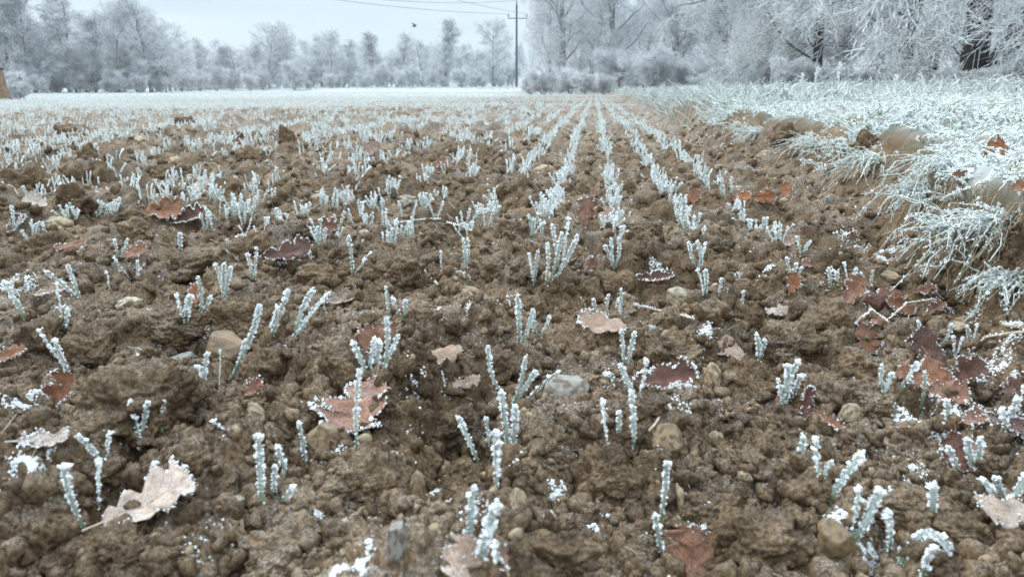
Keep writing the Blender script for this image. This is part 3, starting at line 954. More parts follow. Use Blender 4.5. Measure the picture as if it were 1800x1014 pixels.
# ------------------------------------------------------------------ stones
GREY, BEIGE, BUFF, OCHRE, CREAM, BROWN = (0.40, 0.385, 0.34), (0.50, 0.39, 0.25), (0.40, 0.29, 0.17), (0.48, 0.28, 0.10), (0.62, 0.55, 0.42), (0.25, 0.16, 0.08)
# px, py, width px, height px, angular?, colour, label, short
STONES = [
 (994, 684, 80, 60, 1, GREY, 'grey angular stone with a pale flat top, just right of centre', 'the grey angular stone'),
 (1174, 766, 54, 50, 1, BUFF, 'tan blocky stone half buried right of the grey angular stone', 'the tan blocky stone'),
 (904, 884, 48, 58, 1, BEIGE, 'pale tan upright wedge stone beside a frosted seedling at bottom centre', 'the pale wedge stone'),
 (735, 850, 34, 54, 0, BUFF, 'olive tan upright oval stone below centre', 'the upright oval stone'),
 (572, 760, 60, 42, 1, BUFF, 'tan flat stone tucked under the big star shaped oak leaf', 'the tan tucked stone'),
 (447, 723, 42, 30, 0, BEIGE, 'round cream tan pebble, the larger of a pair at lower left', 'the larger cream pebble'),
 (414, 720, 17, 22, 0, BUFF, 'small tan pebble beside the larger cream pebble', 'the small paired pebble'),
 (418, 879, 28, 24, 0, CREAM, 'white cream pebble at the lower left', 'the white cream pebble'),
 (700, 938, 34, 56, 1, GREY, 'pointed grey white stone standing like a fang at the bottom', 'the fang shaped stone'),
 (1254, 655, 30, 44, 0, BEIGE, 'tan leaning pebble under the tan folded oak leaf', 'the tan leaning pebble'),
 (395, 606, 84, 50, 1, (0.33, 0.22, 0.12), 'large flat ochre brown stone between clods on the left', 'the large ochre brown stone'),
 (228, 529, 44, 20, 0, CREAM, 'ribbed cream stone like a shell on the left', 'the ribbed cream stone'),
 (318, 629, 52, 20, 0, (0.40, 0.42, 0.38), 'flat grey green stone behind the biggest clod', 'the flat grey green stone'),
 (335, 663, 30, 22, 0, BROWN, 'brown round pebble at the right foot of the biggest clod', 'the brown round pebble'),
 (106, 391, 48, 26, 0, BEIGE, 'smooth beige round stone in the left field', 'the smooth beige stone'),
 (717, 350, 36, 20, 0, (0.42, 0.38, 0.30), 'grey beige oval stone in the middle rows', 'the grey beige oval stone'),
 (956, 298, 40, 18, 0, BUFF, 'tan long stone beside the centre left row', 'the tan long stone'),
 (984, 357, 26, 14, 0, CREAM, 'cream stone at the centre left row', 'the cream row stone'),
 (1194, 519, 52, 26, 1, (0.44, 0.37, 0.26), 'beige two knobbed stone right of centre', 'the two knobbed stone'),
 (826, 514, 42, 24, 0, BUFF, 'knobbly tan long stone left of the centre cluster', 'the knobbly tan stone'),
 (1494, 724, 42, 40, 0, (0.47, 0.40, 0.27), 'round yellowish stone at the lower right', 'the round yellowish stone'),
 (1196, 872, 15, 62, 0, BEIGE, 'slim upright finger shaped tan stone at the bottom right of centre', 'the finger shaped stone'),
 (1053, 864, 20, 22, 1, OCHRE, 'small orange stone stuck in the round bottom clod', 'the small orange stone'),
 (1257, 768, 30, 24, 0, (0.42, 0.34, 0.22), 'beige oval stone right of the tan blocky stone', 'the beige oval stone'),
 (1560, 486, 48, 20, 0, BUFF, 'flat tan stone at the foot of the bank', 'the flat tan bank stone'),
 (1682, 573, 36, 14, 0, BEIGE, 'tan stone lying on another one at the right', 'the upper right side stone'),
 (1690, 560, 24, 12, 0, BUFF, 'small flat stone behind the upper right side stone', 'the small flat right stone'),
 (1566, 926, 30, 24, 1, OCHRE, 'ochre stone beside seedlings at the lower right', 'the ochre lower right stone'),
 (1466, 935, 64, 56, 1, (0.36, 0.25, 0.14), 'brown sharp edged stone at the lower right', 'the brown sharp stone'),
 (1310, 836, 28, 24, 0, BEIGE, 'frost tipped beige pebble at the lower right of centre', 'the frost tipped pebble'),
 (248, 245, 30, 16, 0, BEIGE, 'tan stone among the far left rows', 'the far left tan stone'),
 (1456, 349, 16, 14, 0, GREY, 'grey round stone below the bank', 'the grey bank foot stone'),
 (1490, 366, 18, 22, 1, BUFF, 'brown wedge stone on the bank slope', 'the brown bank wedge'),
 (1060, 870, 1, 1, 0, BUFF, '', ''),
 (964, 484, 26, 18, 0, BEIGE, 'tan pebble at the foot of the tall centre cluster', 'the tan foot pebble'),
 (1143, 576, 26, 16, 0, GREY, 'pale round stone right of the round lobed tan leaf', 'the pale round stone'),
 (1130, 640, 24, 26, 0, BUFF, 'tan pebble behind frosted blades right of the grey angular stone', 'the tan backed pebble'),
 (1182, 800, 22, 20, 0, (0.5, 0.46, 0.4), 'pale pebble below the tan blocky stone', 'the pale lower pebble'),
 (850, 582, 16, 18, 0, BUFF, 'small ochre pebble left of the centre', 'the small ochre pebble'),
 (640, 408, 22, 12, 0, BEIGE, 'buff flat pebble in the left middle rows', 'the buff flat pebble'),
 (1715, 880, 22, 20, 0, OCHRE, 'ochre round pebble near the right edge', 'the ochre round pebble'),
 (955, 945, 20, 18, 0, BUFF, 'tan pebble at the bottom centre', 'the tan bottom pebble'),
 (895, 930, 18, 14, 0, CREAM, 'cream pebble at the bottom below the pale wedge stone', 'the cream bottom pebble'),
 (1656, 470, 26, 12, 0, GREY, 'grey flat stone under the bank overhang', 'the grey overhang stone'),
 (1640, 610, 26, 12, 0, BUFF, 'buff stone behind the leaf heap', 'the buff heap stone'),
 (560, 346, 30, 14, 0, BUFF, 'tan flat stone in the left middle distance', 'the tan middle stone'),
 (310, 282, 26, 14, 0, BUFF, 'brown flat stone in the far left field', 'the brown far stone'),
 (742, 1004, 26, 16, 0, BUFF, 'tan pebble cut by the bottom edge', 'the cut tan pebble'),
 (1405, 585, 16, 14, 0, BEIGE, 'beige pebble below the pale pinkish small leaf', 'the lone beige pebble'),
]
STONE_T = {}
def stone_mesh(i, ang):
    V, T = icos(5)
    o = np.array([i * 3.7, i * 1.9, i * 8.3])
    g = np.random.default_rng(i + 40)
    if ang:
        nn = g.normal(size=(11, 3)); nn /= np.linalg.norm(nn, axis=1)[:, None]
        hh = 0.62 + 0.25 * g.random(11)
        dd = V @ nn.T
        lim = np.min(np.where(dd > 0.05, hh / np.maximum(dd, 0.05), 9), 1)
        P = V * np.minimum(1.0, lim)[:, None] * (1 + 0.10 * vnoise3(V * 3 + o, 3) + 0.05 * vnoise3(V * 9 + o, 4))[:, None]
    else:
        P = V * (1 + 0.70 * vnoise3(V * 1.2 + o, 3) + 0.22 * vnoise3(V * 2.7 + o, 4) + 0.05 * vnoise3(V * 8 + o, 5))[:, None]
    P /= np.abs(P).max(0)
    me = mesh_np('field_stone', P, T)
    me.materials.append(M['stone'])
    return me
for i, (px, py, wp, hp, ang, c, lab, short) in enumerate(STONES):
    if not lab: continue
    P = hit(px, py + hp * 0.25)
    k = depth(P)
    s = k / FPX
    o = link('field_stone', stone_mesh(i, ang))
    o.scale = (wp * s * .53, max(wp, hp) * s * .5, max(hp * s * .66, 0.35 * wp * s * .5))
    o.rotation_euler = (R_(rnd.uniform(-8, 8)), R_(rnd.uniform(-8, 8)), YAW + R_(rnd.uniform(-14, 14)))
    o.location = P + np.array([0, 0, hp * s * 0.08])
    o.color = (*c, 1)
    tag(o, lab, 'stone', 'stones in the soil')
    REG.append((short, px, py))

for o, px, py, wp, lab in clod_objs:
    if not lab:
        sz = 'middling' if wp >= 85 else 'small'
        tag(o, unique_label('%s brown crumbly soil clod' % sz, px, py), 'soil clod')

# ------------------------------------------------------------------ wheat seedlings
def blade_line(B, Tp, bow, n=9):
    """centre line from base to tip, bowed by a vector at its middle"""
    t = np.linspace(0, 1, n)[:, None]
    mid = (B + Tp) / 2 + bow
    return (1 - t) ** 2 * B + 2 * t * (1 - t) * mid + t ** 2 * Tp

def blade_meshes(C, wdt, g, frost=1.0, crystal=1.0):
    """A blade along the centre line C and its coat of rime; both as MB in the coordinates of C"""
    n = len(C)
    d = np.gradient(C, axis=0)
    d /= np.linalg.norm(d, axis=1)[:, None] + 1e-9
    a = g.normal() * 0.6
    side = np.cross(d, Fv + np.array([0, 0, 1e-3]))
    side /= np.linalg.norm(side, axis=1)[:, None] + 1e-9
    nrm = np.cross(side, d)
    side = side * math.cos(a) + nrm * math.sin(a)
    nrm = np.cross(side, d)
    t = np.linspace(0, 1, n)
    W = wdt * (0.62 + 0.5 * np.sin(np.pi * np.clip(t * 0.8 + 0.1, 0, 1))) * np.where(t > 0.93, 0.72, 1)
    Lf, Rt, Md = C - side * W[:, None], C + side * W[:, None], C + nrm * W[:, None] * 0.45
    Bk = Md + nrm * 0.0003
    V = np.stack([Lf, Md, Rt, Bk], 1).reshape(-1, 3)
    idx = np.arange(n * 4).reshape(n, 4)
    nx = np.roll(idx, -1, 1)
    Q = np.stack([idx[:-1], nx[:-1], nx[1:], idx[1:]], -1).reshape(-1, 4)
    uv = np.stack([np.tile([0, .5, 1, .5], n), np.repeat(t, 4)], 1)
    A = MB()
    A.add(V, Q=np.concatenate([Q, idx[-1:], idx[:1, ::-1]]), uv=uv)
    Fm = MB()
    L = np.linalg.norm(np.diff(C, axis=0), axis=1).sum()
    m = int(L / 0.00042 * frost)
    tt = 0.06 + 0.94 * g.random(m) ** 0.75
    f = tt * (n - 1)
    i = np.clip(f.astype(int), 0, n - 2)
    f = (f - i)[:, None]
    sgn = np.where(g.random(m) < 0.5, -1.0, 1.0)
    onface = g.random(m) < 0.22
    c = C[i] * (1 - f) + C[i + 1] * f
    s = side[i] * (W[i] * sgn)[:, None] * np.where(onface, 0.7 * g.random(m), 1.06)[:, None]
    # rime grows in beads along the edges
    bead = 0.55 + 0.9 * np.abs(np.sin(tt * L / 0.0021 + sgn * 1.3 + g.random() * 6))
    sz = (0.00038 + 0.00088 * g.random(m) ** 1.6) * crystal * bead * (0.55 + 0.75 * tt)
    P = c + s + side[i] * (sgn * sz * 0.6)[:, None] + nrm[i] * np.where(onface, -0.0004 + 0.0012 * g.random(m), g.normal(size=m) * 0.0005)[:, None]
    crystals(Fm, P, sz, g, 0.78)
    k = int(22 * frost)
    tip = C[-1] + g.normal(size=(k, 3)) * 0.0011 * crystal
    crystals(Fm, tip, (0.0007 + 0.0009 * g.random(k)) * crystal, g, 0.5)
    return A, Fm

# each seedling: base px, tips as (dx, dy, bow) in photo px, thickness
SEEDLINGS = [
 (243, 784, [(-15, -80, 0), (16, -76, 0)], 1.0), (283, 756, [(6, -51, 0)], .8), (125, 664, [(-57, -83, 4), (-30, -66, 4)], 1.2),
 (146, 930, [(-34, -110, -4)], 1.1), (172, 898, [(2, -88, 0)], 1.0), (172, 812, [(-34, -44, 3)], 1.0), (190, 802, [(3, -42, 0)], .8),
 (240, 497, [(-40, -44, 3), (2, -38, 0)], .9), (112, 577, [(-12, -78, 4), (8, -34, 0)], 1.1), (143, 527, [(-62, -49, 4), (-24, -60, 2)], 1.0),
 (48, 562, [(-42, -66, 3)], 1.2), (192, 512, [(-4, -34, 0)], .8), (326, 566, [(-16, -48, -3), (8, -46, 4), (2, -24, 0)], 1.3), (352, 550, [(-4, -62, 0), (18, -28, 3)], 1.0),
 (392, 526, [(-14, -62, 0), (2, -62, 0), (14, -56, 0)], 1.0), (447, 492, [(-12, -46, 0), (4, -56, 0)], .9), (362, 700, [(2, -78, 0), (-14, -56, 0)], .9), (386, 686, [(1, -70, 0)], .7),
 (402, 668, [(54, -130, 4), (30, -70, 3)], 1.15), (470, 602, [(36, -90, 3), (18, -62, 0)], 1.2), (514, 594, [(64, -78, -3), (36, -84, 2), (26, -34, 0)], 1.15), (577, 552, [(-8, -22, 0)], .8),
 (686, 566, [(-8, -62, 0)], .9), (712, 560, [(0, -32, 0), (-22, -36, -3)], .9), (650, 654, [(-30, -52, 2), (8, -58, 0), (16, -54, 5)], 1.2), (672, 650, [(8, -90, 0), (28, -60, -3)], 1.0),
 (577, 730, [(-22, -30, 0)], .8), (626, 792, [(6, -140, 3)], .95), (456, 884, [(-1, -118, 0)], 1.05), (508, 848, [(-20, -64, -2)], .95), (486, 876, [(-2, -56, 0), (30, -18, 5)], 1.0),
 (531, 832, [(-5, -88, 0)], 1.0), (440, 778, [(-66, -38, 8)], .9), (840, 812, [(-34, -78, -3)], 1.0), (856, 794, [(-2, -60, 0)], .9), (876, 868, [(-3, -108, 0)], 1.35),
 (896, 798, [(-14, -108, 0), (9, -84, 0)], 1.1), (888, 690, [(-30, -80, -3)], .95), (900, 712, [(24, -84, 3), (42, -58, 0)], .95), (916, 716, [(66, -62, -10)], .9),
 (828, 954, [(6, -98, 0)], 1.15), (838, 994, [(34, -104, 4), (20, -58, 0)], 1.35), (874, 990, [(-4, -32, 0)], 1.2), (1160, 930, [(12, -116, 6)], 1.05), (1168, 985, [(-16, -80, -2)], .95),
 (1072, 782, [(-12, -76, 0)], 1.15), (1088, 770, [(0, -46, 0)], .9), (1110, 786, [(0, -96, 0)], 1.15), (1118, 700, [(18, -66, 0), (-28, -58, 0)], 1.0), (1098, 644, [(18, -60, 3), (-6, -64, 0)], 1.0),
 (914, 600, [(-4, -80, 2), (22, -56, 3)], 1.0), (948, 592, [(18, -36, 0), (-10, -44, 0)], .9), (940, 502, [(-10, -56, 0), (6, -60, 0)], 1.0), (962, 500, [(0, -70, 0), (26, -90, 3), (48, -76, 6)], 1.05),
 (985, 470, [(-14, -74, 0), (14, -86, 0), (30, -56, 3)], 1.0), (1080, 472, [(-6, -52, 0), (8, -54, 0), (-16, -40, 0)], .95), (1050, 556, [(-6, -30, 0)], .9), (1072, 558, [(-2, -40, 0)], .9), (1094, 562, [(-2, -54, 0)], .9),
 (1236, 522, [(-10, -48, 0), (4, -46, 0)], .95), (1264, 522, [(4, -32, 0)], .9), (1305, 538, [(2, -26, 0)], .9), (1226, 474, [(-16, -48, 0), (0, -50, 0), (14, -46, 0)], 1.0), (1334, 634, [(-4, -46, 0), (10, -36, 0)], 1.1), (1340, 608, [(32, 32, 16)], 1.1),
 (1376, 708, [(-8, -40, 0), (8, -66, 0), (26, -72, 2)], 1.25), (1396, 704, [(14, -44, 0), (-10, -54, 0)], 1.25), (1403, 812, [(9, -44, 0)], 1.0), (1436, 832, [(-3, -60, 0)], 1.05), (1443, 842, [(20, -32, 2)], .8), (1460, 868, [(54, -70, 2)], 1.15),
 (1496, 944, [(12, -84, 2), (50, -84, 3)], 1.3), (1554, 970, [(4, -70, 0)], 1.15), (1566, 1012, [(124, -8, 68)], 1.25), (1620, 1018, [(22, -56, 0)], 1.3), (1640, 896, [(2, -44, 0)], 1.2),
 (1772, 886, [(-46, -42, 0), (-22, -46, 0), (36, -52, -4)], 1.2), (1690, 832, [(-22, -46, 0)], 1.0), (1710, 824, [(-10, -52, 0), (12, -54, 0)], 1.1), (1556, 686, [(-6, -44, 0), (12, -30, 0)], 1.0), (1578, 684, [(34, -46, 3)], 1.0),
 (1668, 752, [(-4, -48, 0)], 1.1), (1618, 716, [(8, -62, 0)], .8), (1466, 505, [(-10, -34, 0), (6, -26, 3)], .9), (1492, 500, [(-8, -38, 0), (14, -28, 0)], .9), (1390, 494, [(-6, -40, 0), (10, -30, 2), (20, -24, 3)], .9), (1410, 452, [(-8, -36, 0), (14, -28, 0)], .9),
 (1528, 500, [(-14, -20, 0), (6, -24, 0)], .8), (1618, 604, [(-4, -40, 0), (6, -26, 0)], 1.0), (1650, 606, [(24, -36, 0)], .8), (1676, 634, [(0, -42, 0), (16, -40, 3)], 1.0), (820, 472, [(-6, -52, 0), (2, -52, 0)], 1.0), (776, 478, [(-1, -36, 0)], .9),
 (618, 482, [(-5, -66, 0), (24, -26, 3)], 1.0), (632, 474, [(20, -30, 0)], .9), (560, 432, [(-14, -46, 0), (4, -46, 0)], .9), (24, 412, [(-4, -50, 0), (14, -34, 2)], 1.0), (206, 450, [(-6, -28, 0), (18, -30, 3)], .9), (316, 440, [(0, -30, 0)], 1.2),
 (430, 400, [(-12, -40, 0), (4, -44, 0), (14, -36, 0)], 1.0), (596, 410, [(-8, -32, 0), (10, -38, 0)], .9), (820, 402, [(-10, -30, 0), (6, -34, 0), (20, -30, 2)], .9), (855, 404, [(-6, -34, 0), (12, -34, 0)], .9), (706, 390, [(-6, -36, 0)], .9), (728, 396, [(4, -40, 0)], .9),
 (765, 386, [(-14, -36, 0), (14, -30, 0)], .9), (1708, 600, [(10, -30, 0), (-8, -26, 0)], .9), (1780, 770, [(8, -70, 0), (-20, -50, 0)], 1.2), (1790, 740, [(10, -60, 0)], 1.0),
]
hero_sites = []
def posture(tips):
    n = len(tips)
    num = {1: 'single', 2: 'two', 3: 'three', 4: 'four'}[n]
    dx = sum(t[0] for t in tips) / n
    up = sum(-t[1] for t in tips) / n
    p = 'upright' if abs(dx) < 0.28 * up else ('left leaning' if dx < 0 else 'right leaning')
    if any(abs(t[2]) > 7 for t in tips): p = 'arching'
    return '%s %s frosted blade%s' % (num, p, '' if n == 1 else 's')

GS = np.random.default_rng(21)
FH = np.array([-math.sin(YAW), math.cos(YAW), 0])
def hero_seedling(px, py, tips, th):
    P = hit2(px, py)
    k = depth(P)
    s = k / FPX
    root = link('wheat_seedling', None, loc=P)
    root.empty_display_size = 0.01
    for (dx, dy, bow) in tips:
        kt = k * (ray(px, py) @ FH) / (ray(px + dx, py + dy) @ FH)      # as far off along the ground as its base
        T = at_depth(px + dx, py + dy, kt + (GS.normal() * 0.10 - 0.05) * abs(dy) * s) - P
        B = np.array([GS.normal() * 0.0012, GS.normal() * 0.0012, -0.004])
        ln = np.linalg.norm(T)
        bw = (Rv * bow * s if abs(bow) < 60 else 0) + GS.normal(size=3) * 0.075 * ln
        if abs(bow) > 9: bw = bw + Uv * abs(bow) * s * (2.2 if abs(bow) > 30 else 1.0)
        A, Fm = blade_meshes(blade_line(B, T, bw, 10), 0.00135 * th * (0.9 + 0.2 * GS.random()) * (1 if k < 0.95 else 1.15), GS, GS.uniform(0.9, 1.4) * min(1.3, th), GS.uniform(0.64, 0.86) * th * (1 if k < .95 else 1.2))
        b = link('leaf_blade', A.mesh('leaf_blade'), M['blade'], root)
        link('frost_coat', Fm.mesh('frost_coat', False), M['frost'], b)
    lab = unique_label('wheat seedling, ' + posture(tips) + ',', px, py) or unique_label('frosted seedling', px, py)
    tag(root, lab, 'seedling', 'wheat seedlings')
    hero_sites.append(P[:2])
for a in SEEDLINGS: hero_seedling(*a)
hero_sites = np.array(hero_sites)

# small seedlings of the rows further out: sixteen built once, then copied
def proto_seedling(i, nb, hgt):
    g = np.random.default_rng(500 + i)
    A, B = MB(), MB()
    for j in range(nb):
        az, tilt = g.random() * 6.28, abs(g.normal()) * 0.34
        ln = hgt * (0.7 + 0.45 * g.random())
        T = np.array([math.cos(az) * math.sin(tilt), math.sin(az) * math.sin(tilt), math.cos(tilt)]) * ln
        b0 = np.array([g.normal() * 0.004, g.normal() * 0.004, -0.006])
        bow = g.normal(size=3) * 0.05 * ln
        a, f = blade_meshes(blade_line(b0, T + b0, bow, 8), 0.0016, g, g.uniform(.5, .8), 0.95)
        for src, dst in ((a, A), (f, B)):
            m_v = np.concatenate(src.V)
            dst.add(m_v, T=np.concatenate(src.T) if src.T else None, Q=np.concatenate(src.Q) if src.Q else None, uv=np.concatenate(src.U))
    a, b = A.mesh('seedling_blades'), B.mesh('frost_coat', False)
    a.materials.append(M['blade'])
    b.materials.append(M['frost'])
    return a, b, nb
PROTO = [proto_seedling(i, [2, 3, 3, 4, 2, 3, 4, 5][i % 8], 0.043) for i in range(16)]

ROW0, ROWS = 0.058, 0.1425
def row_sites(ymin, ymax, step, prob):
    xs, ys, rows = [], [], []
    for j in range(-420, 3):
        x0 = ROW0 + j * ROWS
        lim = max(ymin, (abs(x0) - 0.6) / 0.93 if x0 < 0 else ymin)
        if lim > ymax: continue
        y = np.arange(lim, ymax, step)
        y = y + rng.normal(size=len(y)) * step * 0.35
        gap = vnoise(y * 3.1, np.full_like(y, j * 7.7), 131) + 0.5 * vnoise(y * 0.9, np.full_like(y, j * 3.3), 133)
        k = (rng.random(len(y)) < prob) & (gap > (-0.30 if -3 < j else 0.0))
        y = y[k]
        xs.append(x0 + rng.normal(size=len(y)) * 0.007 + 0.02 * vnoise(y * 0.7, np.full_like(y, j * 1.1), 137) + (0.05 if j < -3 else 0) * rng.normal(size=len(y)) * 0.20)
        ys.append(y)
        rows.append(np.full(len(y), j))
    x, y, r = np.concatenate(xs), np.concatenate(ys), np.concatenate(rows)
    k = meadow_mask(x, y)[0] < 0.35
    return x[k], y[k], r[k]

x, y, rw = row_sites(1.30, 7.0, 0.027, 0.85)
z = H(x, y)
px, py, dep = to_px(np.stack([x, y, z], 1))
ok = (px > -420) & (px < 1860)
x, y, z, rw, px, py = [a[ok] for a in (x, y, z, rw, px, py)]
dmin = np.min((x[:, None] - hero_sites[None, :, 0]) ** 2 + (y[:, None] - hero_sites[None, :, 1]) ** 2, 1)
ok = dmin > 0.035 ** 2
x, y, z, rw, px, py = [a[ok] for a in (x, y, z, rw, px, py)]
order = np.argsort(np.hypot(x, y) + 50 * ((px < -20) | (px > 1820)))
n_ind = 300 - len(SEEDLINGS)
ROWNAME = {2: 'the row beside the bank', 1: 'the row right of the straight centre row', 0: 'the straight centre row', -1: 'the first row left of the centre row', -2: 'the second row left of the centre row', -3: 'the third row left of the centre row'}
cnt = 0
for q, i in enumerate(order[:n_ind]):
    a, b, nb = PROTO[rnd.randrange(16)]
    o = link('wheat_seedling', a, loc=(x[i], y[i], z[i]), rot=(rnd.gauss(0, .08), rnd.gauss(0, .08), rnd.uniform(0, 6.28)), sc=(1.0, 1.0, rnd.uniform(.8, 1.2)))
    link('frost_coat', b, None, o)
    num = {2: 'two', 3: 'three', 4: 'four', 5: 'five'}[nb]
    lab = unique_label('small seedling, %s frosted blades,' % num, px[i], py[i], maxd=170)
    if not lab:
        lab = 'small frosted seedling in ' + (ROWNAME.get(int(rw[i])) or 'the crowded rows of the left field') + ', middle distance'
        tag(o, group='seedlings in ' + (ROWNAME.get(int(rw[i])) or 'the left rows'))
    else: tag(o, group='wheat seedlings')
    tag(o, lab, 'seedling')
rest = order[n_ind:]

# the thousands beyond, one mass
def merge_blades(mb, x, y, z, nb, hgt, wid, segs, jag, g):
    n = len(x)
    X = np.repeat(x, nb) + g.normal(size=n * nb) * hgt * 0.16
    Y = np.repeat(y, nb) + g.normal(size=n * nb) * hgt * 0.22
    Z = np.repeat(z, nb)
    m = n * nb
    az, tilt = g.random(m) * 6.28, np.abs(g.normal(size=m)) * 0.34
    ln = hgt * (0.65 + 0.55 * g.random(m))
    D = np.stack([np.cos(az) * np.sin(tilt), np.sin(az) * np.sin(tilt), np.cos(tilt)], 1) * ln[:, None]
    t = np.linspace(0, 1, segs + 1)
    B = np.stack([X, Y, Z - 0.004], 1)
    bow = g.normal(size=(m, 3)) * (0.06 * ln)[:, None]
    C = B[:, None, :] + D[:, None, :] * t[None, :, None] + bow[:, None, :] * (4 * t * (1 - t))[None, :, None]
    Wd = wid * (0.75 + 0.5 * g.random((m, segs + 1))) * (0.7 + 0.55 * t)[None, :]
    v, q, uv = tubes(C, Wd, 3)
    v = v + g.normal(size=v.shape) * wid * jag
    mb.add(v, Q=q, uv=uv)
    # blunt frosted tip
    s = np.arange(m)[:, None] * (3 * (segs + 1)) + np.array([3 * segs, 3 * segs + 1, 3 * segs + 2])[None]
    mb.T.append(s + mb.n - len(v))
mb = MB()
g2 = np.random.default_rng(77)
xr, yr, zr = x[rest], y[rest], z[rest]
dr = np.hypot(xr, yr)
k = dr < 3.8
merge_blades(mb, xr[k], yr[k], zr[k], 3, 0.045, 0.0022, 7, 0.35, g2)
merge_blades(mb, xr[~k], yr[~k], zr[~k], 3, 0.047, 0.0025, 4, 0.3, g2)
for y0, y1, st, pr, nb, hg, wd, sg in ((7.0, 14, 0.05, .72, 4, .045, .0030, 2), (14, 26, 0.10, .55, 5, .048, .0038, 1), (26, 62, 0.26, .5, 6, .05, .0062, 1)):
    xx, yy, rr_ = row_sites(y0, y1, st, pr)
    pxx, pyy, _ = to_px(np.stack([xx, yy, xx * 0], 1))
    k = (pxx > -350) & (pxx < 1880)
    xx, yy = xx[k], yy[k]
    merge_blades(mb, xx, yy, H(xx, yy), nb, hg, wd, sg, 0.25, g2)
o = link('seedlings', mb.mesh('seedlings', False), M['rimed_blade'])
tag(o, 'thousands of frosted seedlings in rows reaching across the field', None, None, 'stuff')

# ------------------------------------------------------------------ patches of hoarfrost lying on the soil
FROST = [(20, 700, 40, 14), (60, 690, 30, 10), (45, 815, 45, 16), (80, 820, 26, 14), (115, 700, 14, 8), (22, 505, 40, 22), (45, 500, 30, 16), (100, 545, 20, 8), (258, 620, 22, 10), (290, 612, 14, 8), (187, 590, 10, 8), (192, 672, 14, 8),
 (360, 572, 20, 10), (385, 570, 14, 8), (560, 928, 18, 20), (640, 990, 20, 18), (590, 1005, 24, 10), (600, 800, 20, 14), (740, 880, 18, 10), (770, 870, 24, 14), (790, 880, 12, 8), (725, 660, 24, 20), (780, 675, 16, 12), (900, 812, 34, 14), (980, 870, 26, 14), (1040, 925, 26, 14), (1030, 1000, 18, 10),
 (1200, 855, 16, 12), (1235, 900, 18, 10), (1270, 800, 14, 12), (1345, 832, 12, 8), (1215, 685, 60, 14), (1250, 690, 24, 10), (1180, 720, 30, 14), (1215, 718, 14, 10), (1245, 575, 26, 10), (1240, 592, 22, 10), (1070, 668, 30, 16), (1130, 665, 40, 14), (1030, 545, 16, 10), (890, 540, 28, 10), (760, 552, 20, 8), (820, 552, 16, 8),
 (1500, 665, 14, 8), (1560, 705, 26, 10), (1620, 745, 30, 18), (1650, 705, 40, 16), (1700, 648, 60, 20), (1740, 650, 44, 18), (1780, 660, 40, 20), (1690, 740, 60, 22), (1650, 730, 40, 22), (1590, 735, 26, 14), (1540, 880, 36, 12), (1600, 850, 34, 10), (1640, 885, 12, 22), (1665, 905, 18, 10), (1520, 890, 30, 18), (1560, 915, 20, 14), (1480, 915, 40, 14), (1530, 985, 30, 12), (1570, 985, 34, 12), (1750, 870, 36, 16), (1770, 610, 46, 12),
 (1490, 410, 36, 12), (1500, 440, 40, 14), (1560, 450, 50, 16), (1590, 400, 40, 16), (1600, 420, 36, 12), (1420, 330, 24, 8), (1380, 350, 26, 8), (1290, 330, 20, 8), (1350, 470, 20, 8), (1290, 480, 20, 8), (1460, 490, 26, 10), (1220, 440, 18, 10), (1690, 520, 30, 10), (1720, 540, 40, 12), (1630, 480, 30, 12), (1240, 300, 30, 8), (1320, 300, 30, 10),
 (500, 460, 20, 8), (545, 455, 20, 8), (640, 440, 14, 8), (250, 470, 14, 8), (815, 480, 26, 6), (925, 545, 22, 8), (1150, 470, 30, 8), (150, 600, 12, 6), (270, 830, 14, 8), (430, 660, 12, 6), (700, 800, 24, 6), (1090, 530, 24, 8)]
mb = MB()
g3 = np.random.default_rng(31)
def frost_patch(pts, sz, lift=0.0):
    z_ = H(pts[:, 0], pts[:, 1]) + lift
    crystals(mb, np.stack([pts[:, 0], pts[:, 1], z_ + sz * 0.5], 1), sz, g3, 0.55)
for (px_, py_, wp, hp) in FROST:
    P = hit(px_, py_)
    s = depth(P) / FPX
    n = int(np.clip(wp * hp * 0.9, 60, 900))
    a = g3.normal(size=(n, 2))
    pts = P[:2] + a[:, :1] * Rv[:2] * wp * s * .34 + a[:, 1:] * np.array([Fv[0], Fv[1]]) * hp * s * .75
    vn = vnoise(pts[:, 0] * 150, pts[:, 1] * 150, 91)
    ok_ = vn > -0.08
    pts, vn, a = pts[ok_], vn[ok_], a[ok_]
    heap = min(wp, 2 * hp) * s * 0.09 * np.exp(-0.6 * (a ** 2).sum(1)) * np.clip(vn * 2.2 + 0.3, 0, 1)
    frost_patch(pts, (0.0004 + 0.0011 * g3.random(len(pts)) ** 2) * (1 if s < 0.0008 else 1.3), heap * g3.random(len(pts)))
# stray flakes everywhere, in loose groups
x_, y_, r_ = view_points(190000, 0.36, 9.0, g=g3)
k = (fbm(x_ * 22, y_ * 22, 93, 3) > 0.36) & in_field(x_, y_)
k |= (fbm(x_ * 9, y_ * 9, 95, 3) > 0.30) & (meadow_mask(x_, y_)[1] > -0.35) & in_field(x_, y_) & (g3.random(len(x_)) < 0.8)
k |= (g3.random(len(x_)) < 0.03) & in_field(x_, y_)
x_, y_, r_ = x_[k], y_[k], r_[k]
frost_patch(np.stack([x_, y_], 1), (0.00035 + 0.0011 * g3.random(len(x_)) ** 3) * np.clip(r_, 0.8, 9) ** 0.8)
tag(link('hoarfrost', mb.mesh('hoarfrost', False), M['frost']), 'white hoarfrost crystals strewn over the bare soil', None, None, 'stuff')

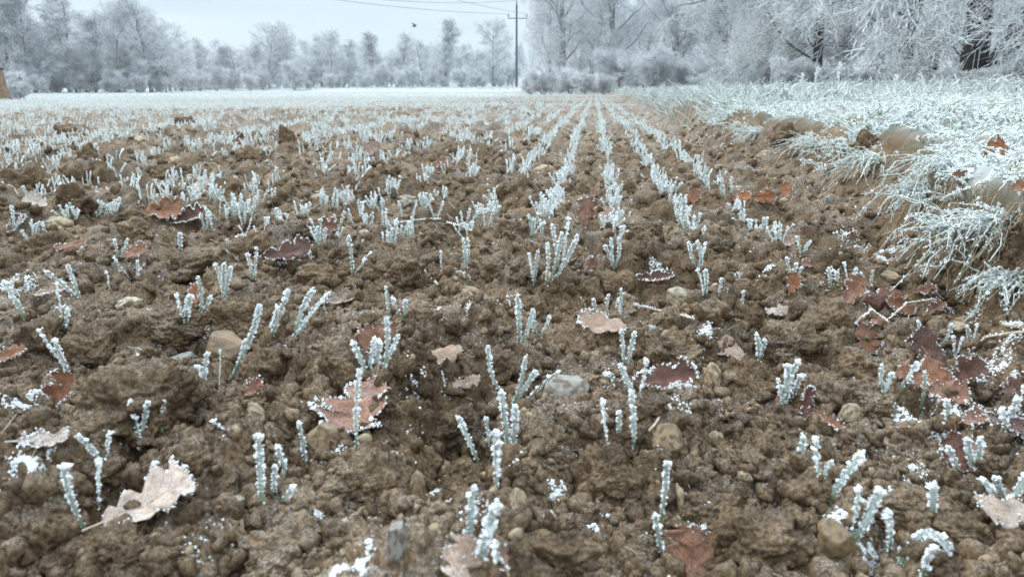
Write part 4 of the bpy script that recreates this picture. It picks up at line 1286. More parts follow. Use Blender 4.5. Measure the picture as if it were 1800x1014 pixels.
# ------------------------------------------------------------------ grass on the bank
def grass_blades(mb, x, y, z, ln, wid, segs, g, lean=None, droop=0.8):
    n = len(x)
    az = g.random(n) * 6.28
    D = np.stack([np.cos(az), np.sin(az)], 1) * (0.25 + 0.6 * g.random((n, 1)))
    if lean is not None: D = D + lean
    t = np.linspace(0, 1, segs + 1)[None, :]
    dr = droop * (0.35 + 0.9 * g.random((n, 1)))
    hor = (t * 0.55 + t * t * 0.55)
    up = t * 1.0 - dr * t * t * 0.75
    C = np.stack([x[:, None] + D[:, :1] * hor * ln[:, None], y[:, None] + D[:, 1:] * hor * ln[:, None], z[:, None] - 0.006 + up * ln[:, None]], -1)
    C = C + g.normal(size=C.shape) * (0.055 * ln)[:, None, None] * t[..., None]
    Wd = wid[:, None] * (0.8 + 0.5 * g.random((n, segs + 1))) * np.sqrt(np.clip(1.15 - t, 0.2, 1))
    v, q, uv = tubes(C, Wd, 3)
    v = v + g.normal(size=v.shape) * (wid[0] * 0.22)
    mb.add(v, Q=q, uv=uv)
    return C
g4 = np.random.default_rng(41)
def turf_points(n, y0, y1, xw, g):
    y_ = y0 + (y1 - y0) * g.random(n)
    xx = bank_base(y_) + bank_width(y_) * (np.where((y_ < 3.4) & (vnoise(y_ * 7, y_ * 0 + 2.0, 167) < 0.12), 0.85, 0.35) + np.where(y_ < 3.4, 0.35, 0.7) * g.random(n)) + xw * g.random(n) ** 1.25
    return xx, y_
mb, mf, mfar = MB(), MB(), MB()
for (n, y0, y1, xw, l0, l1, wd, sg, dr) in ((4200, -.6, .78, 1.6, .03, .07, .0021, 6, 1.1), (5200, .75, 2.2, 1.2, .025, .065, .0021, 7, 1.2), (6000, 2.0, 4.2, 2.4, .03, .08, .0027, 6, 1.1), (11500, 4.0, 9, 5.0, .06, .16, .0040, 4, .55), (9000, 9, 20, 9, .06, .14, .006, 3, .5), (9000, 20, 60, 16, .08, .17, .014, 2, .4)):
    xx, yy = turf_points(n, y0, y1, xw, g4)
    k = fbm(xx * 5, yy * 5, 61, 2) > -0.42
    xx, yy = xx[k], yy[k]
    clump = 0.75 + 0.9 * np.clip(fbm(xx * 6, yy * 6, 65, 2) + 0.3, 0, 1)
    ln = (l0 + (l1 - l0) * g4.random(len(xx)) ** 1.6) * clump
    lean = np.stack([-0.75 * np.clip(0.5 + 1.6 * vnoise(xx * 9, yy * 9, 163), 0, 1) * np.exp(-((xx - bank_base(yy) - bank_width(yy) * 0.7) / 0.12) ** 2), -0.15 + 0 * xx], 1)
    C = grass_blades(mb if y0 < 3 else mfar, xx, yy, H(xx, yy), ln, np.full(len(xx), wd), sg, g4, lean, dr)
    if 0 < y0 < 3:
        m = (0 if y0 < 0 else 30) if y0 < 1 else 12
        P = np.repeat(C, m, 0)
        t = 0.25 + 0.75 * g4.random(len(P))
        f = t * (sg)
        i = np.clip(f.astype(int), 0, sg - 1)
        f = (f - i)[:, None]
        ar = np.arange(len(P))
        pp = P[ar, i] * (1 - f) + P[ar, i + 1] * f + g4.normal(size=(len(P), 3)) * 0.0011
        crystals(mf, pp, (0.0008 + 0.0013 * g4.random(len(P)) ** 2) * (1 if y0 < 1 else 1.7), g4, 0.55)
# headland beyond the field
n = 16000
px_ = -60 + 1160 * g4.random(n)
Dh = 60 + 56 * g4.random(n)
dirs = np.array([far_point(p_, 1.0) for p_ in px_])
xx, yy = dirs[:, 0] * Dh, dirs[:, 1] * Dh
k = meadow_mask(xx, yy)[0] > 0.3
xx, yy = xx[k], yy[k]
grass_blades(mfar, xx, yy, H(xx, yy), 0.10 + 0.16 * g4.random(len(xx)), np.full(len(xx), 0.03), 2, g4, None, .5)
tag(link('meadow_grass', mfar.mesh('meadow_grass'), M['far_grass']), 'thickly rimed meadow grass further along the bank and beyond the field', None, None, 'stuff')
gr = link('grass', mb.mesh('grass', True), M['grass'])
tag(gr, 'frost covered grass on the near bank', None, None, 'stuff')
tag(link('grass_frost', mf.mesh('grass_frost', False), M['frost']), 'rime crystals clinging to the bank grass', None, None, 'stuff')

# tufts that hang over the lip of the bank, one by one
TUFTS = [(1700, 415, 120, 1.0, 'big tuft of frosted grass with green heart hanging over the bank, right', 'the big overhanging tuft'), (1770, 505, 90, 1.0, 'frosted grass tuft drooping to the soil at the right edge', 'the right edge tuft'),
 (1620, 345, 80, .9, 'white grass tuft spilling over the bank beside the brown bank lip leaf', 'the spilling tuft'), (1540, 290, 80, .9, 'grass tuft with green blades hanging below the bank grass clod', 'the green bladed tuft'), (1440, 262, 70, .8, 'frosted tuft drooping right of the torn bank clod', 'the torn clod tuft'),
 (1330, 238, 46, .8, 'white drooping tuft left of the torn bank clod', 'the left bank tuft'), (1760, 400, 90, 1.0, 'bushy frosted tuft above the right edge tuft', 'the bushy tuft'), (1665, 300, 80, .9, 'thick white grass tuft left of the bright bank leaf', 'the thick white tuft')]
for (px_, py_, lp, th, lab, short) in TUFTS:
    P = hit(px_, py_)
    s = depth(P) / FPX
    o = link('grass_tuft', None, loc=P)
    A, B = MB(), MB()
    n = 60
    x0, y0 = g4.normal(size=n) * lp * s * .22, g4.normal(size=n) * lp * s * .22
    ln = lp * s * (0.45 + 0.6 * g4.random(n))
    C = grass_blades(A, x0, y0, np.full(n, 0.0) + 0.01, ln, np.full(n, 0.0012), 7, g4, np.array([[-0.65, -0.45]]), 1.75)
    P4 = np.repeat(C, 34, 0)
    f = (0.15 + 0.85 * g4.random(len(P4))) * 7
    i = np.clip(f.astype(int), 0, 6)
    f = (f - i)[:, None]
    ar = np.arange(len(P4))
    crystals(B, P4[ar, i] * (1 - f) + P4[ar, i + 1] * f + g4.normal(size=(len(P4), 3)) * 0.001, 0.0006 + 0.0011 * g4.random(len(P4)) ** 2, g4, 0.55)
    link('grass_blades', A.mesh('grass_blades'), M['grass'], o)
    link('frost_coat', B.mesh('frost_coat', False), M['frost'], o)
    tag(o, lab, 'grass tuft', 'tufts along the bank')
    REG.append((short, px_, py_))

# tall weeds sticking out of the bank grass
STEMS = [(1432, 140, 118, 'upright white frosted weed stalk, the taller left one above the bank'), (1471, 150, 112, 'thick white frosted weed stalk right of the taller one above the bank'), (1622, 150, 128, 'hooked frosted weed stalk bending left above the bank grass'), (1408, 145, 128, 'short white weed stalk left of two tall ones above the bank'), (1572, 150, 133, 'small frosted seed head above the bank grass, mid right'), (1762, 150, 138, 'bushy frosted seed head above the bank grass near the right edge')]
for i, (px_, py_, top, lab) in enumerate(STEMS):
    D = 4.6 + 0.4 * i % 1.3
    gx, gy = far_point(px_, D)
    gz = float(H(np.array([gx]), np.array([gy]))[0])
    zt = far_z(px_, top, D)
    ln = zt - gz
    C = np.array([[0, 0, 0], [0.01, 0, ln * .35], [0.0, 0, ln * .7], [-0.035 if 'hook' in lab else 0.006, 0, ln]])
    A, B = MB(), MB()
    v, q, uv = tubes(C[None], np.array([[.003, .003, .0025, .002]]), 5)
    A.add(v, Q=q, uv=uv)
    tt = g4.random(260)
    f = tt * 3
    j = np.clip(f.astype(int), 0, 2)
    f = (f - j)[:, None]
    crystals(B, C[j] * (1 - f) + C[j + 1] * f + g4.normal(size=(260, 3)) * (0.002 + 0.006 * tt[:, None] ** 4), 0.0016 + 0.0022 * g4.random(260), g4)
    o = link('weed_stalk', A.mesh('weed_stalk'), M['straw'], loc=(gx, gy, gz))
    link('frost_coat', B.mesh('frost_coat', False), M['frost'], o)
    tag(o, lab, 'weed', 'weeds on the bank')

# straws and twigs lying about: polylines in photo px, laid on the ground or lifted by h
STRAWS = [([(1113, 541), (1150, 549), (1200, 560), (1250, 575)], .0016, .004, 'straw', .8, 'pale frosted straw stalk lying right of the round lobed tan leaf'),
 ([(1590, 486), (1608, 455), (1630, 415), (1645, 395)], .0018, .01, 'root', .3, 'brown stalk leaning against the bank below the big overhanging tuft'),
 ([(1708, 622), (1730, 602), (1765, 596), (1800, 592)], .0018, .006, 'straw', .2, 'bent yellow straw lying on the soil at the right edge'),
 ([(1735, 578), (1770, 577), (1800, 581)], .003, .004, 'straw', 1.5, 'thick frosted stalk lying flat at the right edge'),
 ([(732, 466), (748, 484), (770, 506)], .0015, .004, 'straw', 1.0, 'slanting frosted straw left of the knobbly tan stone'),
 ([(690, 398), (730, 392), (775, 390)], .0016, .006, 'straw', 1.2, 'frosted straw lying across the middle rows'),
 ([(785, 396), (810, 402), (830, 412)], .0014, .006, 'straw', .6, 'short bent straw right of the straw across the middle rows'),
 ([(1140, 765), (1150, 755), (1158, 742)], .0010, .004, 'straw', .1, 'short straw splinter beside the long dark frosted leaf'),
 ([(1690, 505), (1712, 492), (1740, 486)], .0014, .006, 'root', .3, 'dry root thread at the foot of the bank near the right edge'),
 ([(1560, 588), (1590, 560), (1640, 552)], .0009, .02, 'straw', .3, 'arched frosted straw between the right hand litter and the leaf heap'),
 ([(1500, 590), (1530, 565), (1560, 588)], .0009, .015, 'straw', .3, 'bent frosted straw in front of the right hand litter'),
 ([(800, 690), (815, 700), (830, 706)], .0010, .002, 'root', .1, 'thin dark rootlet below the small narrow brown leaf')]
for (pl, rad, lift, mt, fr, lab) in STRAWS:
    pts = [hit2(*p_) + np.array([0, 0, lift]) for p_ in pl]
    P0 = pts[0].copy()
    C = np.array(pts) - P0
    if len(C) == 3: C = np.array([C[0], (C[0] + C[1]) / 2, C[1], (C[1] + C[2]) / 2, C[2]])
    v, q, uv = tubes(C[None], np.full((1, len(C)), rad), 6)
    o = link('dry_stalk', mesh_np('dry_stalk', v, q, uv), M[mt], loc=P0)
    if fr > .15:
        B = MB()
        m = int(220 * fr)
        f = g4.random(m) * (len(C) - 1)
        j = np.clip(f.astype(int), 0, len(C) - 2)
        f = (f - j)[:, None]
        crystals(B, C[j] * (1 - f) + C[j + 1] * f + np.array([0, 0, rad * .7]) + g4.normal(size=(m, 3)) * rad * .6, 0.0006 + 0.0011 * g4.random(m) ** 2, g4)
        link('frost_coat', B.mesh('frost_coat', False), M['frost'], o)
    tag(o, lab, 'dry stalk', 'straws and stalks on the ground')
# hair roots on the face of the bank
mb = MB()
n = 420
yy = 0.95 + 3.4 * g4.random(n) ** 1.5
xx = bank_base(yy) + bank_width(yy) * (0.45 + 0.4 * g4.random(n))
ln = 0.03 + 0.06 * g4.random(n)
t = np.linspace(0, 1, 5)[None]
C = np.stack([xx[:, None] - t * ln[:, None] * (0.35 + .5 * g4.random((n, 1))), yy[:, None] - 0.2 * t * ln[:, None] + 0.006 * np.sin(t * 5), H(xx, yy)[:, None] + 0.01 + 0.02 * t - t * t * ln[:, None] * (0.9 + 0.3 * g4.random((n, 1)))], -1)
C = C + g4.normal(size=C.shape) * 0.003
v, q, uv = tubes(C, np.full((n, 5), 0.0007), 4)
mb.add(v, Q=q, uv=uv)
tag(link('grass_roots', mb.mesh('grass_roots'), M['root']), 'fine roots and dry threads hanging from the earthen bank', None, None, 'stuff')

# bits of straw and fibre mixed into the earth
mb = MB()
n = 900
x_, y_, r_ = view_points(n, 0.4, 5, g=g4)
k = in_field(x_, y_)
x_, y_, r_ = x_[k], y_[k], r_[k]
n = len(x_)
a_ = g4.random(n) * 6.28
ln = (0.005 + 0.020 * g4.random(n) ** 2) * np.clip(r_, .7, 2)
t = np.linspace(-.5, .5, 4)[None]
C = np.stack([x_[:, None] + np.cos(a_)[:, None] * t * ln[:, None], y_[:, None] + np.sin(a_)[:, None] * t * ln[:, None], H(x_, y_)[:, None] + 0.0012 + t * ln[:, None] * 0.5 * g4.normal(size=(n, 1))], -1) + g4.normal(size=(n, 4, 3)) * 0.0006
v, q, uv = tubes(C, np.full((n, 4), 1.0) * (0.00045 * np.clip(r_, .7, 2.5))[:, None], 4)
mb.add(v, Q=q, uv=uv)
tag(link('straw_bits', mb.mesh('straw_bits'), M['straw']), 'short bits of straw and fibre mixed into the soil', None, None, 'stuff')

# ------------------------------------------------------------------ rimed trees
def unit(v): return v / (np.linalg.norm(v, axis=-1, keepdims=True) + 1e-9)

def grow(P0, D, L, K, jit, trop, g):
    """polylines from points P0 in directions D, wandering and pulled up (or down) by trop"""
    n = len(P0)
    C = np.zeros((n, K, 3))
    C[:, 0] = P0
    d = D.copy()
    for i in range(1, K):
        C[:, i] = C[:, i - 1] + d * (L / (K - 1))[:, None]
        d = unit(d + g.normal(size=(n, 3)) * jit + np.array([0, 0, 1.0]) * trop)
    return C

def sprout(C, n, t0, t1, ang, L, K, jit, trop, g, lfun=None):
    m, k = C.shape[:2]
    t = t0 + (t1 - t0) * ((np.arange(n)[None] + g.random((m, n))) / n)
    f = t * (k - 1)
    i = np.clip(f.astype(int), 0, k - 2)
    f = (f - i)[..., None]
    r = np.arange(m)[:, None]
    P = C[r, i] * (1 - f) + C[r, i + 1] * f
    T = unit(C[r, i + 1] - C[r, i])
    Q = unit(np.cross(T, unit(g.normal(size=T.shape))))
    a = (ang * (0.7 + 0.6 * g.random((m, n))))[..., None]
    D = unit(T * np.cos(a) + Q * np.sin(a))
    ln = L * (0.6 + 0.7 * g.random((m, n)))
    if lfun is not None: ln = ln * lfun(t)
    else: ln = ln * (1.15 - 0.55 * t)
    return grow(P.reshape(-1, 3), D.reshape(-1, 3), ln.ravel(), K, jit, trop, g), t.ravel()

KINDS = {
 # trunk radius, limb count, start, angle, limb length, limb trop, branch n, len, twig n, len, twiglet n, len, droop, twig half width, stems
 'round': dict(tr=.018, nl=22, t0=.08, la=.85, ll=.38, lt=.10, nb=8, bl=.15, nt=8, tl=.075, ns=5, sl=.042, dr=-.02, tw=.0013, stems=1, prof=lambda t: np.sin(np.pi * np.clip(.18 + .72 * t, 0, 1))),
 'tall': dict(tr=.012, nl=26, t0=.06, la=.6, ll=.27, lt=.16, nb=7, bl=.10, nt=7, tl=.055, ns=5, sl=.034, dr=.0, tw=.0011, stems=1, prof=lambda t: 1.1 - .7 * t),
 'poplar': dict(tr=.012, nl=34, t0=.12, la=.40, ll=.24, lt=.25, nb=7, bl=.09, nt=7, tl=.045, ns=4, sl=.03, dr=.05, tw=.0011, stems=1, prof=lambda t: 1.2 - .8 * t),
 'slim': dict(tr=.011, nl=22, t0=.06, la=.95, ll=.19, lt=.02, nb=7, bl=.08, nt=7, tl=.05, ns=4, sl=.034, dr=-.04, tw=.0011, stems=1, prof=lambda t: 1.15 - .6 * t),
 'twin': dict(tr=.013, nl=20, t0=.08, la=.8, ll=.27, lt=.12, nb=8, bl=.13, nt=8, tl=.07, ns=4, sl=.04, dr=-.02, tw=.0012, stems=2, prof=lambda t: np.sin(np.pi * np.clip(.2 + .7 * t, 0, 1))),
 'bush': dict(tr=.010, nl=10, t0=.05, la=.6, ll=.40, lt=.07, nb=7, bl=.20, nt=7, tl=.12, ns=5, sl=.07, dr=-.03, tw=.0022, stems=8, prof=lambda t: 1.2 - .7 * t),
 'big': dict(tr=.024, nl=26, t0=.08, la=.78, ll=.40, lt=.09, nb=11, bl=.15, nt=10, tl=.075, ns=7, sl=.042, dr=-.05, tw=.0008, stems=1, prof=lambda t: np.sin(np.pi * np.clip(.25 + .65 * t, 0, 1)) * 1.05),
 'hulk': dict(tr=.026, nl=16, t0=.30, la=1.0, ll=.46, lt=.0, nb=11, bl=.20, nt=10, tl=.095, ns=7, sl=.050, dr=-.10, tw=.0008, stems=1, prof=lambda t: 1.1 - .5 * t),
 'overhang': dict(tr=.019, nl=24, t0=.10, la=1.15, ll=.46, lt=-.02, nb=16, bl=.20, nt=14, tl=.085, ns=8, sl=.045, dr=-.11, tw=.00052, stems=1, prof=lambda t: 1.1 - .5 * t),
 'droop': dict(tr=.019, nl=24, t0=.10, la=1.15, ll=.46, lt=-.02, nb=13, bl=.20, nt=11, tl=.095, ns=7, sl=.050, dr=-.11, tw=.0009, stems=1, prof=lambda t: 1.1 - .5 * t),
}
TREES = {}
def tree_meshes(kind, seed):
    if (kind, seed) in TREES: return TREES[(kind, seed)]
    q = KINDS[kind]
    g = np.random.default_rng(7000 + seed * 31 + len(kind) * 7)
    S = q['stems']
    P0 = np.zeros((S, 3))
    D = np.tile(np.array([[0, 0, 1.0]]), (S, 1))
    if S > 1:
        a = np.arange(S) / S * 6.28 + g.random(S)
        sp = .12 if S == 2 else .75
        D = unit(D + np.stack([np.cos(a), np.sin(a), 0 * a], 1) * sp * (0.4 + .6 * g.random((S, 1))))
        P0[:, :2] = np.stack([np.cos(a), np.sin(a)], 1) * .02
    trunk = grow(P0, D, np.full(S, 0.96) * (1 if S < 3 else .6 + .4 * g.random(S)), 12, .055, .03, g)
    limbs, t = sprout(trunk, q['nl'], q['t0'], .97, q['la'], q['ll'], 9, .16, q['lt'], g, q['prof'])
    br, _ = sprout(limbs, q['nb'], .15, .98, .8, q['bl'], 7, .18, q['dr'] + .02, g)
    tw, _ = sprout(br, q['nt'], .1, 1.0, .75, q['tl'], 5, .2, q['dr'], g)
    ts, _ = sprout(tw, q['ns'], .1, 1.0, .7, q['sl'], 3, .2, q['dr'], g)
    A, B = MB(), MB()
    q = dict(q, tw=q['tw'] * (1.7 if kind not in ('big', 'droop', 'hulk', 'bush', 'overhang') else 1.25))
    def put(mb, C, r0, r1, sides):
        k = C.shape[1]
        v, qd, uv = tubes(C, np.broadcast_to(np.linspace(r0, r1, k)[None], C.shape[:2]), sides)
        mb.add(v, Q=qd, uv=uv)
    put(A, trunk, q['tr'], q['tr'] * .22, 8)
    lr = .17 if kind in ('droop', 'hulk', 'overhang') else .28
    put(A, limbs, q['tr'] * lr, q['tr'] * .07, 5)
    put(B, br, max(q['tr'] * .085, q['tw'] * 1.25), q['tw'], 3)
    for C, wf in ((tw, 1.0), (ts, .85)):
        n, k = C.shape[:2]
        v, qd, uv = ribbons(C, np.broadcast_to(q['tw'] * wf * np.linspace(1.1, .7, k)[None], (n, k)), unit(g.normal(size=(n, 3))))
        B.add(v, Q=qd, uv=uv)
    a, b = A.mesh('trunk'), B.mesh('crown', False)
    a.materials.append(M['dark_bark'] if kind in ('droop', 'hulk', 'overhang') else M['bark'])
    b.materials.append(M['twig'])
    TREES[(kind, seed)] = (a, b)
    return a, b

def tree(px, top, D, kind, seed, lab, group='frosted trees', wide=1.0, lean=0.0, name='frosted_tree', cat='tree', hgt=None):
    x_, y_ = far_point(px, D)
    z_ = float(H(np.array([x_]), np.array([y_]))[0])
    h = hgt or (far_z(px, top, D) - z_)
    a, b = tree_meshes(kind, seed)
    o = link(name, None, loc=(x_, y_, z_ - .02), rot=(0, R_(lean), rnd.uniform(0, 6.28) if not lean else 0), sc=(h * wide, h * wide, h))
    link('trunk', a, None, o)
    link('crown', b, None, o)
    return tag(o, lab, cat, group)

# px, top py, distance, kind, seed, width, label
T_ = [
 (-30, -90, 58, 'round', 1, 1.1, 'big frosted tree cut by the left edge of the picture'),
 (22, -60, 60, 'tall', 1, 1.2, 'tall frosted tree with a fine white crown right behind the wooden post'),
 (46, -30, 57, 'twin', 1, 1.0, 'leaning twin trunked frosted tree right of the wooden post'),
 (80, -25, 60, 'tall', 2, 1.2, 'tall frosted tree left of the pair of bare dark trunks'),
 (122, -8, 56, 'slim', 1, 1.1, 'slender tree with a dark bare trunk, the left one of a pair'),
 (133, -4, 58, 'slim', 2, 1.0, 'slender straight tree with a thin dark trunk, the right one of a pair'),
 (168, 28, 57, 'round', 2, 1.0, 'broad frosted tree with dark arching limbs right of the bare trunk pair'),
 (210, 12, 60, 'round', 3, .95, 'round white crowned tree left of the tallest fan shaped one'),
 (265, 2, 57, 'round', 4, .95, 'large fan shaped frosted tree at the right end of the near left group'),
 (292, 45, 61, 'tall', 3, 1.2, 'smaller frosted tree against the right flank of the fan shaped one'),
 (330, 66, 96, 'slim', 3, 1.2, 'slim pale tree just right of the gap after the near left group'),
 (352, 70, 98, 'tall', 4, 1.1, 'slim pale tree second right of the gap after the near left group'),
 (388, 84, 104, 'tall', 1, 1.3, 'low hazy tree between the slim pale pair and the round white tree'),
 (418, 86, 104, 'round', 1, 1.0, 'low hazy tree at the left foot of the round white tree'),
 (450, 74, 100, 'tall', 5, 1.3, 'pale tree leaning on the left side of the round white tree'),
 (474, 46, 98, 'round', 5, .95, 'round white tree rising above its neighbours in the hazy row'),
 (508, 62, 100, 'round', 6, .85, 'shorter rounded tree at the right side of the round white tree'),
 (548, 58, 100, 'slim', 4, 1.2, 'slim tree with bare tip left of the dark ivy streaked tree'),
 (566, 64, 104, 'tall', 3, 1.1, 'pale tree close left of the dark ivy streaked tree'),
 (585, 60, 96, 'round', 7, .75, 'darker tree with grey streaks among white neighbours'),
 (614, 72, 100, 'tall', 2, 1.2, 'white tree right of the darker streaked tree'),
 (664, 58, 98, 'poplar', 1, 1.5, 'upright frosted tree standing alone above bushes, left of the leafless pair'),
 (708, 60, 98, 'tall', 5, 1.0, 'slender frosted tree, the left one of the leafless pair'),
 (742, 74, 104, 'round', 3, .9, 'low pale tree between the leafless pair and the pointed poplar'),
 (782, 36, 96, 'poplar', 2, 1.3, 'pointed frosted poplar rising highest in the middle of the row'),
 (806, 96, 104, 'round', 2, 1.0, 'low frosted tree at the right foot of the pointed poplar'),
 (868, 40, 92, 'round', 8, .8, 'wide frosted tree with grey heart close left of the power pole'),
 (836, 92, 96, 'round', 4, 1.0, 'low rounded tree between the pointed poplar and the wide grey hearted tree'),
 (968, -10, 66, 'big', 1, .75, 'tall frosted tree right beside the power pole'),
 (988, -120, 58, 'big', 2, .9, 'big frosted tree with a dark straight trunk, second right of the power pole'),
 (1040, -50, 62, 'big', 3, .85, 'big white tree behind the one with a dark straight trunk'),
 (1072, -130, 54, 'big', 4, .85, 'big frosted tree with a forked dark trunk left of the bright sky gap'),
 (1130, 20, 60, 'round', 6, 1.1, 'white bushy tree standing in the bright sky gap'),
 (1180, -60, 50, 'big', 1, 1.0, 'frosted tree with dark twigs right of the bright sky gap'),
 (1235, 5, 48, 'round', 8, 1.2, 'white feathery tree behind the low bushes, right of the sky gap'),
 (1275, -80, 44, 'big', 3, 1.0, 'frosted tree with thin upright stems left of the drooping trees'),
 (1345, -110, 38, 'big', 2, 1.0, 'frosted tree behind the drooping branches, left of the first dark trunk'),
]
for (px_, top, D, kind, seed, wd, lab) in T_:
    tree(px_, top, D, kind, seed, lab, 'frosted trees round the field', wd * (1.4 if D > 85 else 1.2))
N_ = [
 (1432, 20.0, 6.6, 'droop', 1, 0, 'drooping frosted tree with a dark trunk, the left one of two on the right'),
 (1482, 22.0, 6.4, 'droop', 2, 0, 'drooping frosted tree with a dark trunk right of its near twin'),
 (1585, 15.0, 6.5, 'droop', 3, 0, 'drooping frosted tree between the trunk pair and the huge dark trunks'),
 (1640, 21.0, 6.0, 'droop', 1, -6, 'frosted tree with mossy trunk close left of the huge dark trunks'),
 (1704, 11.5, 6.5, 'hulk', 4, 0, 'huge dark trunked tree, upright, near the right edge'),
 (1728, 11.8, 6.5, 'hulk', 2, 24, 'huge dark tree leaning right from the foot of the upright one'),
 (1925, 9.5, 6.5, 'overhang', 3, 0, 'dark trunked drooping tree cut by the right edge'),
 (1540, 29.0, 8.5, 'droop', 4, 0, 'frosted tree behind the drooping trees, seen through their branches'),
 (1390, 30.0, 7.5, 'droop', 3, 0, 'frosted tree behind the left drooping tree, seen through its branches'),
 (1620, 33.0, 9.0, 'big', 4, 0, 'pale tree far behind the drooping trees, left of the huge dark trunks'),
 (1760, 30.0, 9.0, 'big', 1, 0, 'pale tree far behind the huge dark trunks at the right'),
 (1470, 40.0, 9.5, 'big', 2, 0, 'pale tree far behind the trunk pair on the right'),
 (1300, 52.0, 10.0, 'big', 3, 0, 'pale tree far behind the thin upright stems'),
]
for (px_, D, h, kind, seed, lean, lab) in N_:
    tree(px_, 0, D, kind, seed, lab, 'drooping trees on the right', 1.0, lean, hgt=h)

# the second, hazier row that closes the gaps; nothing tells these apart
for i in range(64):
    px_ = -45 + i * 15.5 + rnd.uniform(-7, 7)
    top = 88 + rnd.uniform(-12, 14) if px_ > 300 else 50 + rnd.uniform(-14, 20)
    tree(px_, top, rnd.uniform(122, 150) if px_ > 300 else rnd.uniform(70, 90), rnd.choice(['tall', 'round', 'slim', 'twin']), rnd.randint(1, 4), 'pale hazy frosted tree in the far row behind the field', 'hazy trees in the far row', 1.35)
for i in range(14):
    px_ = 990 + i * 31 + rnd.uniform(-8, 8)
    tree(px_, rnd.uniform(-10, 60), rnd.uniform(75, 100), rnd.choice(['tall', 'round', 'big']), rnd.randint(1, 4), 'pale frosted tree in the wood behind the power pole', 'pale trees in the wood', 1.1)
# bushes along the edge of the field
B_ = [(x_, rnd.uniform(112, 144), 53 + rnd.uniform(0, 5)) for x_ in range(40, 300, 24)]
B_ += [(x_, rnd.uniform(110, 146), 88 + rnd.uniform(0, 8)) for x_ in range(310, 900, 26)]
B_ += [(x_, rnd.uniform(86, 122), 104 + rnd.uniform(0, 8)) for x_ in range(300, 910, 24)]
B_ += [(x_, rnd.uniform(64, 118), 61 + rnd.uniform(0, 6)) for x_ in range(-10, 300, 26)]
for (px_, top, D) in B_:
    tree(px_ + rnd.uniform(-11, 11), top, D, 'bush', rnd.randint(1, 4), 'low white bush at the foot of the trees beyond the field', 'bushes along the far edge', 0.9, name='frosted_bush', cat='bush')
for i in range(22):
    px_ = 935 + i * 22 + rnd.uniform(-7, 7)
    tree(px_, rnd.uniform(80, 132) if px_ > 1080 else rnd.uniform(118, 136), rnd.uniform(34, 48), 'bush', rnd.randint(1, 4), 'white rounded bush under the trees right of the power pole', 'bushes under the right hand wood', 1.2, name='frosted_bush', cat='bush')
for i, (px_, top_) in enumerate(((1665, 112), (1712, 120), (1748, 108), (1790, 84))):
    tree(px_, top_, 9.5 + .3 * i, 'bush', i + 1, 'tangled frosted bramble at the foot of the huge dark trunks', 'brambles at the dark trunks', 1.1, name='frosted_bush', cat='bush')
for i in range(20):
    px_ = 1380 + i * 24 + rnd.uniform(-8, 8)
    tree(px_, rnd.uniform(100, 126), rnd.uniform(12, 18), 'bush', rnd.randint(1, 4), 'tangled frosted bramble under the drooping trees on the right', 'brambles below the drooping trees', 1.1, name='frosted_bush', cat='bush')

# ------------------------------------------------------------------ power line, post, marker, bird
D = 84.0
bx, by = far_point(908, D)
bz = float(H(np.array([bx]), np.array([by]))[0])
ph = far_z(908, 8, D) - bz
pole = link('power_pole', None, loc=(bx, by, bz))
tag(pole, 'tall thin wooden power pole with a crossarm rising between the trees', 'power pole')
v, q, uv = tubes(np.array([[[0, 0, -.2], [0, 0, ph * .5], [0, 0, ph]]]), np.array([[.14, .12, .095]]), 10)
mb = MB(); mb.add(v, Q=q, uv=uv)
link('post', mb.mesh('post'), M['pole'], pole)
arm_z = far_z(908, 33, D) - bz
ra = math.atan2(Rv[1], Rv[0])
v, q, uv = tubes(np.array([[[-.95, 0, arm_z], [0, 0, arm_z + .02], [1.15, 0, arm_z]]]), np.full((1, 3), .05), 6)
mb = MB(); mb.add(v, Q=q, uv=uv)
arm = link('crossarm', mb.mesh('crossarm'), M['pole'], pole, rot=(0, 0, ra))
ends = []
for (dx, dz) in ((-.88, arm_z + .07), (1.08, arm_z + .07), (0, ph)):
    prof = [(.05, 0), (.05, .06), (.12, .10), (.07, .16), (.13, .22), (.08, .30), (.10, .36), (.0, .40)]
    th = np.arange(10) / 10 * 6.283
    V = np.array([[r_ * math.cos(a), r_ * math.sin(a), h_] for (r_, h_) in prof for a in th])
    idx = np.arange(len(V)).reshape(len(prof), 10)
    nx = np.roll(idx, -1, 1)
    Q = np.stack([idx[:-1], nx[:-1], nx[1:], idx[1:]], -1).reshape(-1, 4)
    link('insulator', mesh_np('insulator', V, Q), M['porcelain'], pole, loc=(dx * math.cos(ra), dx * math.sin(ra), dz))
    ends.append(np.array([bx + dx * math.cos(ra), by + dx * math.sin(ra), bz + dz + .38]))
def wire(P, px_, py_, D2, sag, lab):
    """a wire from the pole to a point high on the left, and on past the edge of what the photo shows"""
    x_, y_ = far_point(px_, D2)
    E_ = np.array([x_, y_, far_z(px_, py_, D2)])
    E_ = P + (E_ - P) * 1.5
    t_ = np.linspace(0, 1, 40)[:, None]
    C = P + (E_ - P) * t_ - np.array([0, 0, 1]) * sag * 4 * t_ * (1 - t_)
    v, q, uv = tubes((C - P)[None], np.full((1, 40), .020), 5)
    o = link('power_wire', mesh_np('power_wire', v, q, uv), M['wire'], loc=P)
    tag(o, lab, 'wire', 'wires of the power line')
wire(ends[0], 640, -2, 62, .35, 'lowest power wire sloping down from the left to the crossarm')
wire(ends[2], 745, -2, 66, .30, 'middle power wire running to the pole top from the upper left')
wire(ends[1], 770, -14, 66, .25, 'upper power wire from the upper left to the right end of the crossarm')

